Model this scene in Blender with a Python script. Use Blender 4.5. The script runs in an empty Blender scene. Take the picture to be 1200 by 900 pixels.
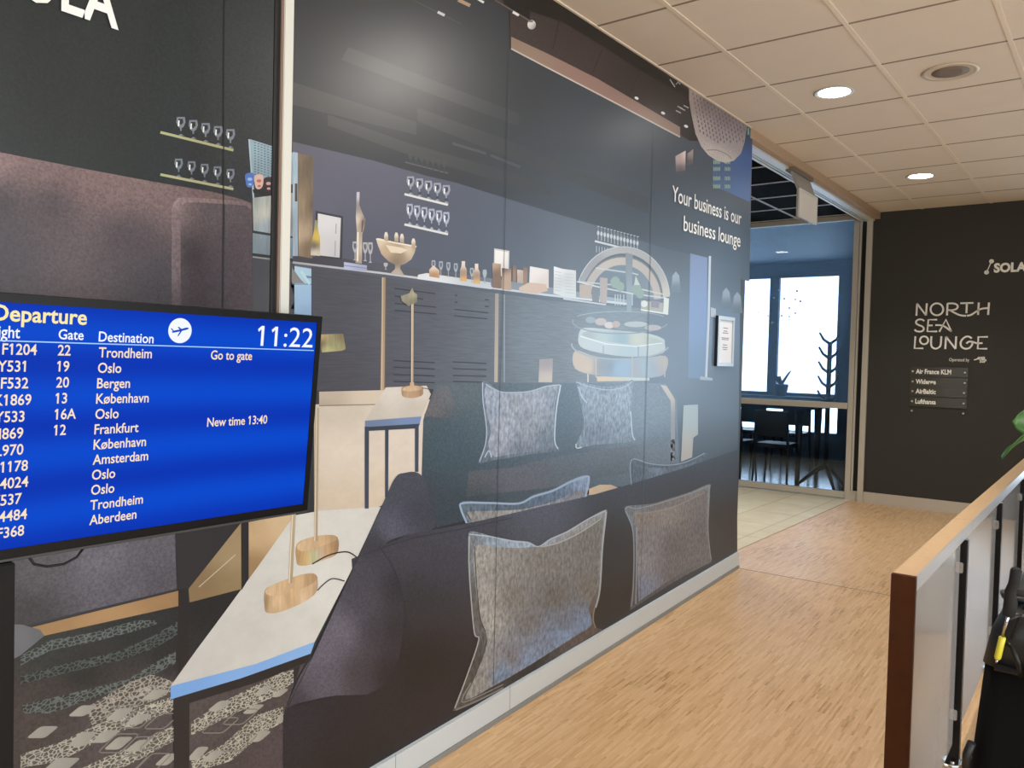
import bpy, bmesh, math, random
from mathutils import Vector, Matrix
from mathutils.geometry import delaunay_2d_cdt

C = bpy.context.scene.collection
random.seed(4)

# ------------------------------------------------------------------ camera
# World axes: X runs down the corridor along the mural wall, Y to the left (the
# mural face stands at Y = 2.083), Z up with the landing floor at 0.
EYE = Vector((0.0, 0.0, 1.36))
FPX = 957.0                                     # focal length in pixels of a 1200 px wide frame
# rows: world X, Y, Z directions expressed in camera right / up / forward
AX = Vector((0.604897516, 0.007488415, 0.796268120))
AY = Vector((-0.795902192, 0.037421349, 0.604267609))
AZ = Vector((0.025272421, 0.999271518, -0.028596127))
cam_data = bpy.data.cameras.new('camera')
cam = bpy.data.objects.new('camera', cam_data); C.objects.link(cam)
cam.matrix_world = Matrix((
    (AX[0], AX[1], -AX[2], EYE.x),
    (AY[0], AY[1], -AY[2], EYE.y),
    (AZ[0], AZ[1], -AZ[2], EYE.z),
    (0, 0, 0, 1)))
cam_data.sensor_width = 36.0
cam_data.lens = FPX / 1200.0 * 36.0
cam_data.clip_start = 0.05
scene = bpy.context.scene
scene.camera = cam

# ------------------------------------------------------------------ light
vs = scene.view_settings
vs.view_transform = 'Standard'; vs.look = 'None'; vs.gamma = 1.0; vs.use_curve_mapping = False
vs.exposure = 0.0
scene.cycles.use_denoising = True
scene.cycles.max_bounces = 10
scene.cycles.transparent_max_bounces = 12
scene.cycles.sample_clamp_indirect = 6.0
scene.cycles.caustics_reflective = False
scene.cycles.caustics_refractive = False
world = bpy.data.worlds.new('overcast_sky'); scene.world = world
world.use_nodes = True
bg = world.node_tree.nodes['Background']
bg.inputs['Color'].default_value = (0.72, 0.87, 1.0, 1)
bg.inputs['Strength'].default_value = 5.4

def area(name, loc, rot, sx, sy, power, col):
    l = bpy.data.lights.new(name, 'AREA'); l.shape = 'RECTANGLE'; l.size = sx; l.size_y = sy
    l.energy = power; l.color = col
    o = bpy.data.objects.new(name, l); C.objects.link(o); o.location = loc; o.rotation_euler = rot
    return o
# added area lamps for daylight from presumed, unseen windows to the right and behind
area('hall_daylight', (0.3, -3.05, 1.35), (math.radians(90), 0, 0), 5.6, 2.3, 200, (0.88, 0.95, 1.0))
area('rear_daylight', (-2.75, -0.4, 1.3), (math.radians(90), 0, math.radians(-90)), 4.0, 2.2, 90, (0.98, 0.98, 0.97))

# ------------------------------------------------------------------ pixel helpers
def ray(px, py):
    r = Vector(((px - 600) / FPX, (450 - py) / FPX, 1.0))
    return Vector((AX.dot(r), AY.dot(r), AZ.dot(r)))
def on_y(px, py, Y): d = ray(px, py); return EYE + d * (Y / d.y)
def on_x(px, py, X): d = ray(px, py); return EYE + d * (X / d.x)
def on_z(px, py, Z): d = ray(px, py); return EYE + d * ((Z - EYE.z) / d.z)
def on_plane(px, py, p0, n):
    d = ray(px, py); return EYE + d * ((p0 - EYE).dot(n) / d.dot(n))

def lin(h):
    h = h.lstrip('#')
    out = []
    for i in (0, 2, 4):
        v = int(h[i:i + 2], 16) / 255.0
        out.append(v / 12.92 if v <= 0.04045 else ((v + 0.055) / 1.055) ** 2.4)
    return out

# ------------------------------------------------------------------ materials
MATS = {}
def new_mat(name):
    m = bpy.data.materials.new(name); m.use_nodes = True
    b = m.node_tree.nodes['Principled BSDF']
    return m, m.node_tree.nodes, m.node_tree.links, b
def plain(name, col, rough=0.6, metal=0.0, spec=0.5, noise=0.0, nscale=40.0, emit=None, estr=0.0, bump=0.0):
    m, n, l, b = new_mat(name)
    c = lin(col) if isinstance(col, str) else list(col)
    b.inputs['Base Color'].default_value = (*c, 1)
    b.inputs['Roughness'].default_value = rough
    b.inputs['Metallic'].default_value = metal
    b.inputs['Specular IOR Level'].default_value = spec
    if noise or bump:
        tc = n.new('ShaderNodeTexCoord'); t = n.new('ShaderNodeTexNoise')
        t.inputs['Scale'].default_value = nscale; t.inputs['Detail'].default_value = 5
        l.new(tc.outputs['Object'], t.inputs['Vector'])
        if noise:
            mx = n.new('ShaderNodeMix'); mx.data_type = 'RGBA'
            mx.inputs[6].default_value = (*[v * (1 - noise) for v in c], 1)
            mx.inputs[7].default_value = (*[min(1, v * (1 + noise)) for v in c], 1)
            l.new(t.outputs['Fac'], mx.inputs[0]); l.new(mx.outputs[2], b.inputs['Base Color'])
        if bump:
            bp = n.new('ShaderNodeBump'); bp.inputs['Strength'].default_value = bump
            bp.inputs['Distance'].default_value = 0.002
            l.new(t.outputs['Fac'], bp.inputs['Height']); l.new(bp.outputs['Normal'], b.inputs['Normal'])
    if emit:
        b.inputs['Emission Color'].default_value = (*lin(emit), 1)
        b.inputs['Emission Strength'].default_value = estr
    MATS[name] = m
    return m

def wood_floor():
    m, n, l, b = new_mat('mosaic_parquet')
    tc = n.new('ShaderNodeTexCoord')
    br = n.new('ShaderNodeTexBrick')
    br.offset = 0.37; br.squash = 1.0
    br.inputs['Scale'].default_value = 1.0
    br.inputs['Brick Width'].default_value = 0.12
    br.inputs['Row Height'].default_value = 0.0105
    br.inputs['Mortar Size'].default_value = 0.0004
    br.inputs['Mortar Smooth'].default_value = 0.3
    br.inputs['Bias'].default_value = 0.0
    br.inputs['Color1'].default_value = (0, 0, 0, 1); br.inputs['Color2'].default_value = (1, 1, 1, 1)
    br.inputs['Mortar'].default_value = (0.2, 0.2, 0.2, 1)
    l.new(tc.outputs['Object'], br.inputs['Vector'])
    mp = n.new('ShaderNodeMapping'); mp.inputs['Scale'].default_value = (5.0, 60.0, 1.0)
    l.new(tc.outputs['Object'], mp.inputs['Vector'])
    gr = n.new('ShaderNodeTexNoise'); gr.inputs['Scale'].default_value = 2.2; gr.inputs['Detail'].default_value = 6
    gr.inputs['Roughness'].default_value = 0.8
    l.new(mp.outputs['Vector'], gr.inputs['Vector'])
    big = n.new('ShaderNodeTexNoise'); big.inputs['Scale'].default_value = 1.3; big.inputs['Detail'].default_value = 2
    l.new(tc.outputs['Object'], big.inputs['Vector'])
    m1 = n.new('ShaderNodeMix'); m1.data_type = 'FLOAT'; m1.inputs[0].default_value = 0.68
    l.new(br.outputs['Color'], m1.inputs[2]); l.new(gr.outputs['Fac'], m1.inputs[3])
    m2 = n.new('ShaderNodeMix'); m2.data_type = 'FLOAT'; m2.inputs[0].default_value = 0.22
    l.new(m1.outputs[0], m2.inputs[2]); l.new(big.outputs['Fac'], m2.inputs[3])
    cr = n.new('ShaderNodeValToRGB')
    e = cr.color_ramp.elements
    e[0].position = 0.27; e[0].color = (*lin('#8a643c'), 1)
    e[1].position = 0.88; e[1].color = (*lin('#ecd0a6'), 1)
    a = cr.color_ramp.elements.new(0.40); a.color = (*lin('#cba476'), 1)
    a = cr.color_ramp.elements.new(0.6); a.color = (*lin('#dab58a'), 1)
    l.new(m2.outputs[0], cr.inputs['Fac'])
    l.new(cr.outputs['Color'], b.inputs['Base Color'])
    b.inputs['Roughness'].default_value = 0.38
    b.inputs['Specular IOR Level'].default_value = 0.45
    return m

def tile_floor():
    m, n, l, b = new_mat('stone_tile')
    tc = n.new('ShaderNodeTexCoord')
    mp = n.new('ShaderNodeMapping'); mp.inputs['Location'].default_value = (0.25, 0.10, 0)
    l.new(tc.outputs['Object'], mp.inputs['Vector'])
    br = n.new('ShaderNodeTexBrick'); br.offset = 0.0
    br.inputs['Scale'].default_value = 1.0
    br.inputs['Brick Width'].default_value = 0.6; br.inputs['Row Height'].default_value = 0.42
    br.inputs['Mortar Size'].default_value = 0.004
    br.inputs['Color1'].default_value = (*lin('#d9cfb2'), 1); br.inputs['Color2'].default_value = (*lin('#d2c6a6'), 1)
    br.inputs['Mortar'].default_value = (*lin('#a2977c'), 1)
    l.new(mp.outputs['Vector'], br.inputs['Vector'])
    ns = n.new('ShaderNodeTexNoise'); ns.inputs['Scale'].default_value = 5.0; ns.inputs['Detail'].default_value = 5
    l.new(tc.outputs['Object'], ns.inputs['Vector'])
    mx = n.new('ShaderNodeMix'); mx.data_type = 'RGBA'; mx.blend_type = 'OVERLAY'; mx.inputs[0].default_value = 0.25
    l.new(br.outputs['Color'], mx.inputs[6]); l.new(ns.outputs['Fac'], mx.inputs[7])
    l.new(mx.outputs[2], b.inputs['Base Color'])
    b.inputs['Roughness'].default_value = 0.5
    b.inputs['Specular IOR Level'].default_value = 0.3
    return m

def glass(name, tint, rough=0.02, refl=1.0, haze=0.0, haze_col=(.62, .82, 1), scatter='ShaderNodeBsdfTranslucent'):
    m = bpy.data.materials.new(name); m.use_nodes = True
    n, l = m.node_tree.nodes, m.node_tree.links
    n.clear()
    o = n.new('ShaderNodeOutputMaterial'); t = n.new('ShaderNodeBsdfTransparent'); g = n.new('ShaderNodeBsdfGlossy')
    t.inputs['Color'].default_value = (*tint, 1)
    g.inputs['Roughness'].default_value = rough
    f = n.new('ShaderNodeFresnel'); f.inputs['IOR'].default_value = 1.5
    k = n.new('ShaderNodeMath'); k.operation = 'MULTIPLY'; k.inputs[1].default_value = refl; k.use_clamp = True
    mx = n.new('ShaderNodeMixShader')
    l.new(f.outputs[0], k.inputs[0]); l.new(k.outputs[0], mx.inputs[0])
    src = t.outputs[0]
    if haze:                                   # window bloom and cloudy rail panes as film: part of the light is scattered in the pane
        tr = n.new(scatter); tr.inputs['Color'].default_value = (*haze_col, 1)
        m3 = n.new('ShaderNodeMixShader'); m3.inputs[0].default_value = haze
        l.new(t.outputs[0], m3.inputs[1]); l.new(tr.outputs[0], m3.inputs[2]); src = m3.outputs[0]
    l.new(src, mx.inputs[1]); l.new(g.outputs[0], mx.inputs[2]); l.new(mx.outputs[0], o.inputs['Surface'])
    return m

# printing inks of the photo mural: the colour comes from the printed picture (vertex attribute 'ink'),
# a grain node adds the texture of the photographed cloth; one satin laminate over everything
INK_ROUGH, INK_SPEC = 0.37, 0.5
def ink(name, amp=0.0, scale=(60, 60, 60), detail=4, contrast=1.0, kind='noise'):
    m, n, l, b = new_mat(name)
    at = n.new('ShaderNodeAttribute'); at.attribute_name = 'ink'
    src = at.outputs['Color']
    if amp:
        tc = n.new('ShaderNodeTexCoord'); mp = n.new('ShaderNodeMapping')
        mp.inputs['Scale'].default_value = scale
        l.new(tc.outputs['Object'], mp.inputs['Vector'])
        if kind == 'noise':
            t = n.new('ShaderNodeTexNoise'); t.inputs['Scale'].default_value = 1.0
            t.inputs['Detail'].default_value = detail; t.inputs['Roughness'].default_value = 0.65
            fac = t.outputs['Fac']
        else:
            t = n.new('ShaderNodeTexVoronoi'); t.feature = 'DISTANCE_TO_EDGE'; t.inputs['Scale'].default_value = 1.0
            fac = t.outputs['Distance']
        l.new(mp.outputs['Vector'], t.inputs['Vector'])
        rg = n.new('ShaderNodeMapRange'); rg.clamp = True
        lo, hi = (0.3, 0.7) if kind == 'noise' else (0.02, 0.16)
        rg.inputs['From Min'].default_value = lo; rg.inputs['From Max'].default_value = hi
        rg.inputs['To Min'].default_value = 1 - amp if kind == 'noise' else 1 + amp
        rg.inputs['To Max'].default_value = 1 + amp if kind == 'noise' else 1 - amp * 0.9
        l.new(fac, rg.inputs['Value'])
        mu = n.new('ShaderNodeVectorMath'); mu.operation = 'SCALE'
        l.new(src, mu.inputs[0]); l.new(rg.outputs['Result'], mu.inputs['Scale'])
        src = mu.outputs['Vector']
    l.new(src, b.inputs['Base Color'])
    b.inputs['Roughness'].default_value = INK_ROUGH
    b.inputs['Specular IOR Level'].default_value = INK_SPEC
    MATS[name] = m
    return m
ink('ink_flat')
ink('ink_fabric', 0.34, (150, 150, 150), 4)
ink('ink_velvet', 0.55, (62, 62, 34), 8)
ink('ink_stone', 0.05, (18, 18, 26), 6)
ink('ink_mesh', 0.30, (120, 120, 60), 5)
ink('ink_metal', 0.16, (90, 90, 12), 3)
ink('ink_carpet', .75, (75, 75, 120), 3, kind='voronoi')
ink('ink_slats', 0.13, (10, 10, 190), 1)

plain('wall_paint', '#8d8a84', 0.8, noise=0.04)
plain('dark_wall_paint', '#312f29', 0.75, noise=0.10, nscale=220)
plain('ceiling_tile', '#e2d5c4', 0.9, noise=0.04, nscale=9, bump=0.15)
plain('joint_shadow', '#8a7c6a', 0.9)
plain('ceiling_bar', '#eadcc8', 0.5)
plain('skirting', '#cfdae2', 0.4)
plain('skirting_strip', '#8b8f90', 0.5)
plain('aluminium', '#c4bcae', 0.4, metal=0.2, spec=0.4)
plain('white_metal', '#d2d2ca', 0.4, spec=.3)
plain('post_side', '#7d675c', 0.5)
plain('black', '#0a0a0a', 0.6)
plain('black_gap', '#050505', 0.8)
plain('beam_brown', '#b3977a', 0.6, noise=0.05, nscale=12)
plain('track_white', '#d0d4d2', 0.35)
plain('dark_ceiling', '#08090a', 0.9, spec=.1)
plain('grid_white', '#c9cdd0', 0.5)
plain('letter_white', '#f2efe6', 0.5)
plain('letter_print', '#eef0ee', 0.4)
plain('sign_face', '#d8d2c6', 0.5)
plain('sign_body', '#9a9690', 0.45)
plain('frame_silver', '#b9bdbf', 0.3, metal=0.6)
plain('paper', '#eef2f8', 0.7)
plain('paper_ink', '#8f8d8b', 0.7)
plain('acrylic', '#4a483f', 0.15)
plain('stud', '#d0cdc4', 0.3, metal=0.6)
plain('room_dark', '#10131a', 0.7)
plain('lounge_ceiling', '#5f7186', 0.6)
plain('room_wall', '#66727f', 0.7)
plain('room_floor', '#565b5e', 0.18)
plain('furniture_black', '#0b0d11', 0.35)
plain('table_blue', '#33445c', 0.22, noise=0.4, nscale=14)
plain('handrail_wood', '#d2b189', 0.35, noise=0.10, nscale=30)
plain('dark_wood', '#4d2a12', 0.6, spec=.15, noise=0.25, nscale=25)
plain('rail_edge', '#c9ccd0', 0.3, metal=0.4)
plain('rail_black', '#060606', 0.35, spec=.3)
plain('chrome', '#c8c8c8', 0.18, metal=1.0)
plain('bezel', '#0a0a0b', 0.4, spec=.25)
plain('bezel_edge', '#3a3d3e', 0.4)
plain('stand_black', '#0d0b09', 0.6, spec=.25)
plain('cart_black', '#040404', 0.8, spec=.15, noise=0.3, nscale=90)
plain('cart_plastic', '#1b1c1d', 0.45, spec=.4, noise=0.3, nscale=60)
plain('grip_foam', '#0d0d0d', 0.8)
plain('tip_yellow', '#c9c23a', 0.4)
plain('leaf_green', '#2f6418', 0.4, noise=0.35, nscale=18)
plain('leaf_edge', '#9fb36a', 0.5)
plain('pot_white', '#c8c4bc', 0.5)
plain('soil', '#2b2018', 0.9)
plain('vent_ring', '#cfc0aa', 0.45)
plain('vent_grille', '#7a6c5c', 0.7)
plain('streak_glow', '#ffffff', 0.5, emit='#cfe2ff', estr=1.2)
plain('lamp_lens_bright', '#ffffff', 0.5, emit='#fffaf2', estr=330.0)
plain('lamp_lens', '#ffffff', 0.5, emit='#fffaf2', estr=26.0)
M_FLOOR = wood_floor(); M_TILE = tile_floor()
M_ROOMGLASS = glass('tinted_glass', (0.82, 0.90, 0.99), 0.02, 0.7, .22)  # scatter share imitates bloom from the bright lounge windows
M_RAILGLASS = glass('clear_glass', (0.93, 0.95, 0.95), 0.10, 1.0, .42, (.95, .96, .97), 'ShaderNodeBsdfDiffuse')
M_LOWGLASS = glass('tinted_glass_low', (0.80, 0.86, 0.92), 0.02, 0.7, .03)
M_WINGLASS = glass('window_glass', (0.96, 0.98, 1.0), 0.02, 0.6)

# ------------------------------------------------------------------ mesh helpers
class MB:
    def __init__(self): self.bm = bmesh.new()
    def box(self, x0, x1, y0, y1, z0, z1, bevel=0.0):
        x0, x1 = sorted((x0, x1)); y0, y1 = sorted((y0, y1)); z0, z1 = sorted((z0, z1))
        v = [self.bm.verts.new(p) for p in ((x0, y0, z0), (x1, y0, z0), (x1, y1, z0), (x0, y1, z0),
                                            (x0, y0, z1), (x1, y0, z1), (x1, y1, z1), (x0, y1, z1))]
        fs = [self.bm.faces.new([v[i] for i in f]) for f in
              ((0, 3, 2, 1), (4, 5, 6, 7), (0, 1, 5, 4), (1, 2, 6, 5), (2, 3, 7, 6), (3, 0, 4, 7))]
        if bevel:
            es = {e for f in fs for e in f.edges}
            bmesh.ops.bevel(self.bm, geom=list(es), offset=bevel, segments=2, affect='EDGES', clamp_overlap=True)
        return self
    def prism(self, pts, vec):                      # pts: closed outline (Vectors), extruded by vec
        a = [self.bm.verts.new(p) for p in pts]; b = [self.bm.verts.new(Vector(p) + Vector(vec)) for p in pts]
        n = len(pts)
        self.bm.faces.new(a[::-1]); self.bm.faces.new(b)
        for i in range(n):
            self.bm.faces.new((a[i], a[(i + 1) % n], b[(i + 1) % n], b[i]))
        return self
    def tube(self, pts, r, seg=8, caps=True):
        pts = [Vector(p) for p in pts]; rs = r if isinstance(r, (list, tuple)) else [r] * len(pts)
        rings = []; nrm = None
        for i, p in enumerate(pts):
            t = (pts[min(i + 1, len(pts) - 1)] - pts[max(i - 1, 0)]).normalized()
            if nrm is None:
                nrm = t.orthogonal().normalized()
            nrm = (nrm - t * nrm.dot(t)).normalized(); bn = t.cross(nrm)
            rings.append([self.bm.verts.new(p + (nrm * math.cos(2 * math.pi * k / seg) + bn * math.sin(2 * math.pi * k / seg)) * rs[i]) for k in range(seg)])
        for a, b in zip(rings, rings[1:]):
            for k in range(seg):
                f = self.bm.faces.new((a[k], a[(k + 1) % seg], b[(k + 1) % seg], b[k])); f.smooth = True
        if caps:
            self.bm.faces.new(rings[0][::-1]); self.bm.faces.new(rings[-1])
        return self
    def lathe(self, prof, c, axis='z', seg=32):     # prof: (radius, height) pairs
        c = Vector(c); rings = []
        for r, h in prof:
            ring = []
            for k in range(seg):
                a = 2 * math.pi * k / seg; q = (r * math.cos(a), r * math.sin(a), h)
                if axis == 'x': q = (q[2], q[0], q[1])
                if axis == 'y': q = (q[0], q[2], q[1])
                ring.append(self.bm.verts.new(c + Vector(q)))
            rings.append(ring)
        for a, b in zip(rings, rings[1:]):
            for k in range(seg):
                f = self.bm.faces.new((a[k], a[(k + 1) % seg], b[(k + 1) % seg], b[k])); f.smooth = True
        self.bm.faces.new(rings[0][::-1]); self.bm.faces.new(rings[-1])
        return self
    def build(self, name, mat, parent=None, recalc=True):
        if recalc: bmesh.ops.recalc_face_normals(self.bm, faces=self.bm.faces)
        me = bpy.data.meshes.new(name); self.bm.to_mesh(me); self.bm.free()
        if mat is not None: me.materials.append(MATS[mat] if isinstance(mat, str) else mat)
        o = bpy.data.objects.new(name, me); C.objects.link(o)
        if parent is not None:
            o.parent = parent; o.matrix_parent_inverse = Matrix.Translation(-Vector(parent.location)) if parent.type == 'EMPTY' else Matrix()
        return o

def thing(name, label, cat, loc=(0, 0, 0), group=None):
    o = bpy.data.objects.new(name, None); C.objects.link(o); o.location = loc
    o.empty_display_size = 0.1
    return tag(o, label, cat, group)
def tag(o, label, cat, group=None):
    o['label'] = label; o['category'] = cat
    if group: o['group'] = group
    return o
def struct(o): o['kind'] = 'structure'; return o
def sbox(name, mat, *a, **k): return struct(MB().box(*a, **k).build(name, mat))

def text_mesh(s, bold=0.0, space=1.0):
    cu = bpy.data.curves.new('lettering', 'FONT'); cu.body = s; cu.size = 1.0; cu.offset = bold
    cu.space_character = space; cu.resolution_u = 3
    o = bpy.data.objects.new('lettering', cu); C.objects.link(o)
    dg = bpy.context.evaluated_depsgraph_get()
    me = bpy.data.meshes.new_from_object(o.evaluated_get(dg))
    bpy.data.objects.remove(o); bpy.data.curves.remove(cu)
    vs_ = [v.co.copy() for v in me.vertices]; fs_ = [list(p.vertices) for p in me.polygons]
    bpy.data.meshes.remove(me)
    return vs_, fs_
def text_mesh(s, bold=0.0, space=1.0, _plain=text_mesh):
    vs_, fs_ = _plain(s, bold, space)
    if '1' not in s: return vs_, fs_
    par = list(range(len(vs_)))
    def root(i):
        while par[i] != i: i = par[i]
        return i
    for f in fs_:
        for k in f[1:]: par[root(k)] = root(f[0])
    isl = {}
    for i, v in enumerate(vs_): isl.setdefault(root(i), []).append(v)
    hd = max(v.y for v in _plain('1', bold)[0])
    for grp in isl.values():                        # give the plain bar of each 1 its flag stroke
        x0, x1 = min(v.x for v in grp), max(v.x for v in grp); y0, y1 = min(v.y for v in grp), max(v.y for v in grp)
        if x1 - x0 < .16 and abs(y1 - hd) < .02 and y0 < .02:
            w = x1 - x0; n = len(vs_)
            vs_ += [Vector((x0 + w * .02, y1, 0)), Vector((x0 - .13, y1 - .12, 0)), Vector((x0 - .13 + w * .35, y1 - .12 - w * .9, 0)), Vector((x0 + w * .02, y1 - w * 1.15, 0))]
            fs_.append([n, n + 1, n + 2, n + 3])
    return vs_, fs_
CAP = max(v.y for v in text_mesh('H')[0])
def text_obj(name, s, left, udir, vdir, cap, width=None, mat='letter_white', parent=None, depth=0.0, bold=0.0, ndir=None, right=None, space=1.0):
    """One line of lettering: baseline starts at left (or ends at right), cap height and width in metres."""
    vsx, fs = text_mesh(s, bold, space)
    x0 = min(v.x for v in vsx); x1 = max(v.x for v in vsx)
    sy = cap / CAP; sx = (width / (x1 - x0)) if width else sy
    udir, vdir = Vector(udir), Vector(vdir); nd = Vector(ndir) if ndir else udir.cross(vdir)
    o0 = Vector(left) if left is not None else Vector(right) - udir * (x1 - x0) * sx
    bm = bmesh.new()
    vv = [bm.verts.new(o0 + udir * ((v.x - x0) * sx) + vdir * (v.y * sy)) for v in vsx]
    for f in fs:
        try: bm.faces.new([vv[i] for i in f])
        except ValueError: pass
    if depth:
        bmesh.ops.remove_doubles(bm, verts=bm.verts, dist=1e-6)
        g = bmesh.ops.extrude_face_region(bm, geom=bm.faces[:])
        bmesh.ops.translate(bm, verts=[e for e in g['geom'] if isinstance(e, bmesh.types.BMVert)], vec=nd * depth)
        bmesh.ops.recalc_face_normals(bm, faces=bm.faces)
    me = bpy.data.meshes.new(name); bm.to_mesh(me); bm.free()
    me.materials.append(MATS[mat] if isinstance(mat, str) else mat)
    o = bpy.data.objects.new(name, me); C.objects.link(o)
    if parent is not None:
        o.parent = parent; o.matrix_parent_inverse = Matrix.Translation(-Vector(parent.location)) if parent.type == 'EMPTY' else Matrix()
    return o

# ================================================================== SETTING
WALL_Y = 2.083; FAR_X = 8.82; CEIL = 2.95; RAMP_X = 5.30; SLOPE = 0.0607
def ramp_z(x): return -SLOPE * (RAMP_X - x) if x < RAMP_X else 0.0
BACK_X, SIDE_Y = -2.9, -3.2
# floors: the ramp rises to the landing in front of the lounge
m = MB()
m.prism([Vector((BACK_X, SIDE_Y, ramp_z(BACK_X))), Vector((RAMP_X, SIDE_Y, 0)), Vector((RAMP_X, 2.25, 0)), Vector((BACK_X, 2.25, ramp_z(BACK_X)))], (0, 0, -0.2))
f1 = struct(m.build('floor', M_FLOOR))
m = MB(); m.box(RAMP_X + 0.003, FAR_X + 0.2, SIDE_Y, 2.275, -0.2, 0)
f2 = struct(m.build('floor', M_FLOOR))
sbox('trim_1', 'vent_grille', RAMP_X - 0.002, RAMP_X + 0.005, SIDE_Y, 2.25, -0.15, 0.0006)
m = MB(); m.box(RAMP_X - 0.05, FAR_X + 0.35, 2.282, 5.6, -0.2, 0.001)
struct(m.build('floor', M_TILE))
sbox('trim_2', 'beam_brown', RAMP_X, FAR_X, 2.273, 2.284, -0.1, 0.002)
# walls
sbox('wall_left', 'wall_paint', BACK_X, 5.30, WALL_Y + 0.004, 2.27, -0.75, CEIL)
sbox('wall_back', 'wall_paint', BACK_X - 0.15, BACK_X, SIDE_Y, 2.27, -0.75, CEIL)
sbox('wall_right', 'wall_paint', BACK_X, FAR_X + 0.2, SIDE_Y - 0.15, SIDE_Y, -0.75, CEIL)
sbox('wall_recess', 'room_dark', 5.0, 5.25, 2.27, 5.6, -0.1, CEIL)
sbox('wall_recess', 'room_dark', 5.0, 13.2, 5.6, 5.75, -0.1, CEIL)
# far wall: dark painted, with a big daylight window further right, outside the picture
W0, W1, WZ0, WZ1 = -3.1, 0.25, 0.35, 2.65
sbox('wall_far', 'dark_wall_paint', FAR_X, FAR_X + 0.18, W1, 2.145, 0, CEIL)
sbox('wall_far', 'dark_wall_paint', FAR_X, FAR_X + 0.18, SIDE_Y, W1, WZ1, CEIL)
sbox('wall_far', 'dark_wall_paint', FAR_X, FAR_X + 0.18, SIDE_Y, W1, 0, WZ0)
sbox('wall_far', 'dark_wall_paint', FAR_X, FAR_X + 0.18, SIDE_Y, W0, WZ0, WZ1)
m = MB()
for a, b in ((W0, W0 + .06), (-1.46, -1.40), (W1 - .06, W1)): m.box(FAR_X + .05, FAR_X + .12, a, b, WZ0, WZ1)
m.box(FAR_X + .05, FAR_X + .12, W0, W1, WZ0, WZ0 + .06); m.box(FAR_X + .05, FAR_X + .12, W0, W1, WZ1 - .06, WZ1)
w = struct(m.build('window_1', 'white_metal'))
MB().box(FAR_X + .08, FAR_X + .088, W0, W1, WZ0, WZ1).build('pane', M_WINGLASS, w)
# baseboards
m = MB()
m.prism([Vector((BACK_X, 2.066, ramp_z(BACK_X) + .022)), Vector((5.302, 2.066, .022)), Vector((5.302, 2.066, .108)), Vector((BACK_X, 2.066, ramp_z(BACK_X) + .135))], (0, .021, 0))
bb = struct(m.build('baseboard_left', 'skirting'))
m = MB()
m.prism([Vector((BACK_X, 2.062, ramp_z(BACK_X) + .0)), Vector((5.304, 2.062, .0)), Vector((5.304, 2.062, .02)), Vector((BACK_X, 2.062, ramp_z(BACK_X) + .02))], (0, .021, 0))
m.build('lower_strip', 'skirting_strip', bb)
m = MB()
for px in (464, 598):
    p = on_y(px, 873 if px < 500 else 800, 2.066)
    m.box(p.x - .0012, p.x + .0012, 2.0655, 2.067, ramp_z(p.x) + .02, ramp_z(p.x) + .122)
m.build('joint', 'skirting_strip', bb)
sbox('baseboard_far', 'aluminium', FAR_X - .012, FAR_X, W1, 2.145, 0, .112)
# ceiling with its T-bar grid
sbox('ceiling', 'ceiling_tile', BACK_X, FAR_X, SIDE_Y, WALL_Y + .05, CEIL, CEIL + .15)
gl = MB()
ys = [1.700 - .588 * k for k in range(9)]
xs = [4.561 + .616 * k for k in range(-12, 7)]
for y in ys: gl.box(BACK_X, FAR_X, y - .011, y + .011, CEIL - .004, CEIL + .002)
struct(gl.build('trim_13', 'ceiling_bar'))
gl = MB()
for x in xs: gl.box(x - .0075, x + .0075, SIDE_Y, WALL_Y, CEIL - .0012, CEIL + .002)
struct(gl.build('trim_14', 'joint_shadow'))
sbox('trim_3', 'ceiling_bar', BACK_X, 5.30, WALL_Y - .012, WALL_Y, CEIL - .006, CEIL + .001)
# soffit beam and the sliding-wall track over the opening
sbox('trim_16', 'beam_brown', 5.30, FAR_X, 2.083, 2.135, 2.883, CEIL)
m = MB(); m.box(5.30, FAR_X, 2.135, 2.20, 2.868, 2.95); m.box(5.30, FAR_X, 2.212, 2.226, 2.868, 2.95); m.box(5.30, FAR_X, 2.24, 2.262, 2.868, 2.95)
struct(m.build('trim_4', 'track_white'))
sbox('trim_5', 'black_gap', 5.30, FAR_X, 2.195, 2.245, 2.885, 2.95)
# dark ceiling over the tiled threshold
sbox('ceiling', 'dark_ceiling', 5.0, 9.0, 2.262, 5.6, CEIL + .006, CEIL + .15)
m = MB()
for k in range(7): x = 5.80 + .6 * k; m.box(x - .011, x + .011, 2.26, 5.6, CEIL, CEIL + .01)
for y in (2.91, 3.51, 4.11, 4.71): m.box(5.3, 8.9, y - .011, y + .011, CEIL, CEIL + .011)
struct(m.build('trim_15', 'grid_white'))
# glazed wall of the lounge
GX = 8.90
gw = MB()
gw.box(GX - .03, GX + .03, 2.29, 5.6, 2.905, 2.965)
gw.box(GX - .03, GX + .03, 2.34, 5.6, .945, 1.008)
gw.box(GX - .03, GX + .03, 2.34, 5.6, .018, .078)
gw.box(GX - .03, GX + .03, 2.29, 2.345, .0, 2.965)
gw.box(GX - .03, GX + .03, 4.3, 4.36, .0, 2.965)
w2 = struct(gw.build('window_2', 'aluminium'))
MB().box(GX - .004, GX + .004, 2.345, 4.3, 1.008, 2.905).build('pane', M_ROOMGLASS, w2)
m = MB()
for px, py, r in ((913, 340, .012), (934, 341, .012), (907, 349, .010), (919, 350, .011), (932, 351, .010), (938, 353, .012), (925, 361, .010), (900, 370, .010), (916, 370, .011), (925, 371, .010), (932, 367, .010), (905, 378, .013), (925, 375, .008), (889, 366, .008)):
    q = on_x(px, py, GX - .005); m.lathe([(r, 0), (r, -.001)], q, axis='x', seg=10)
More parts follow.
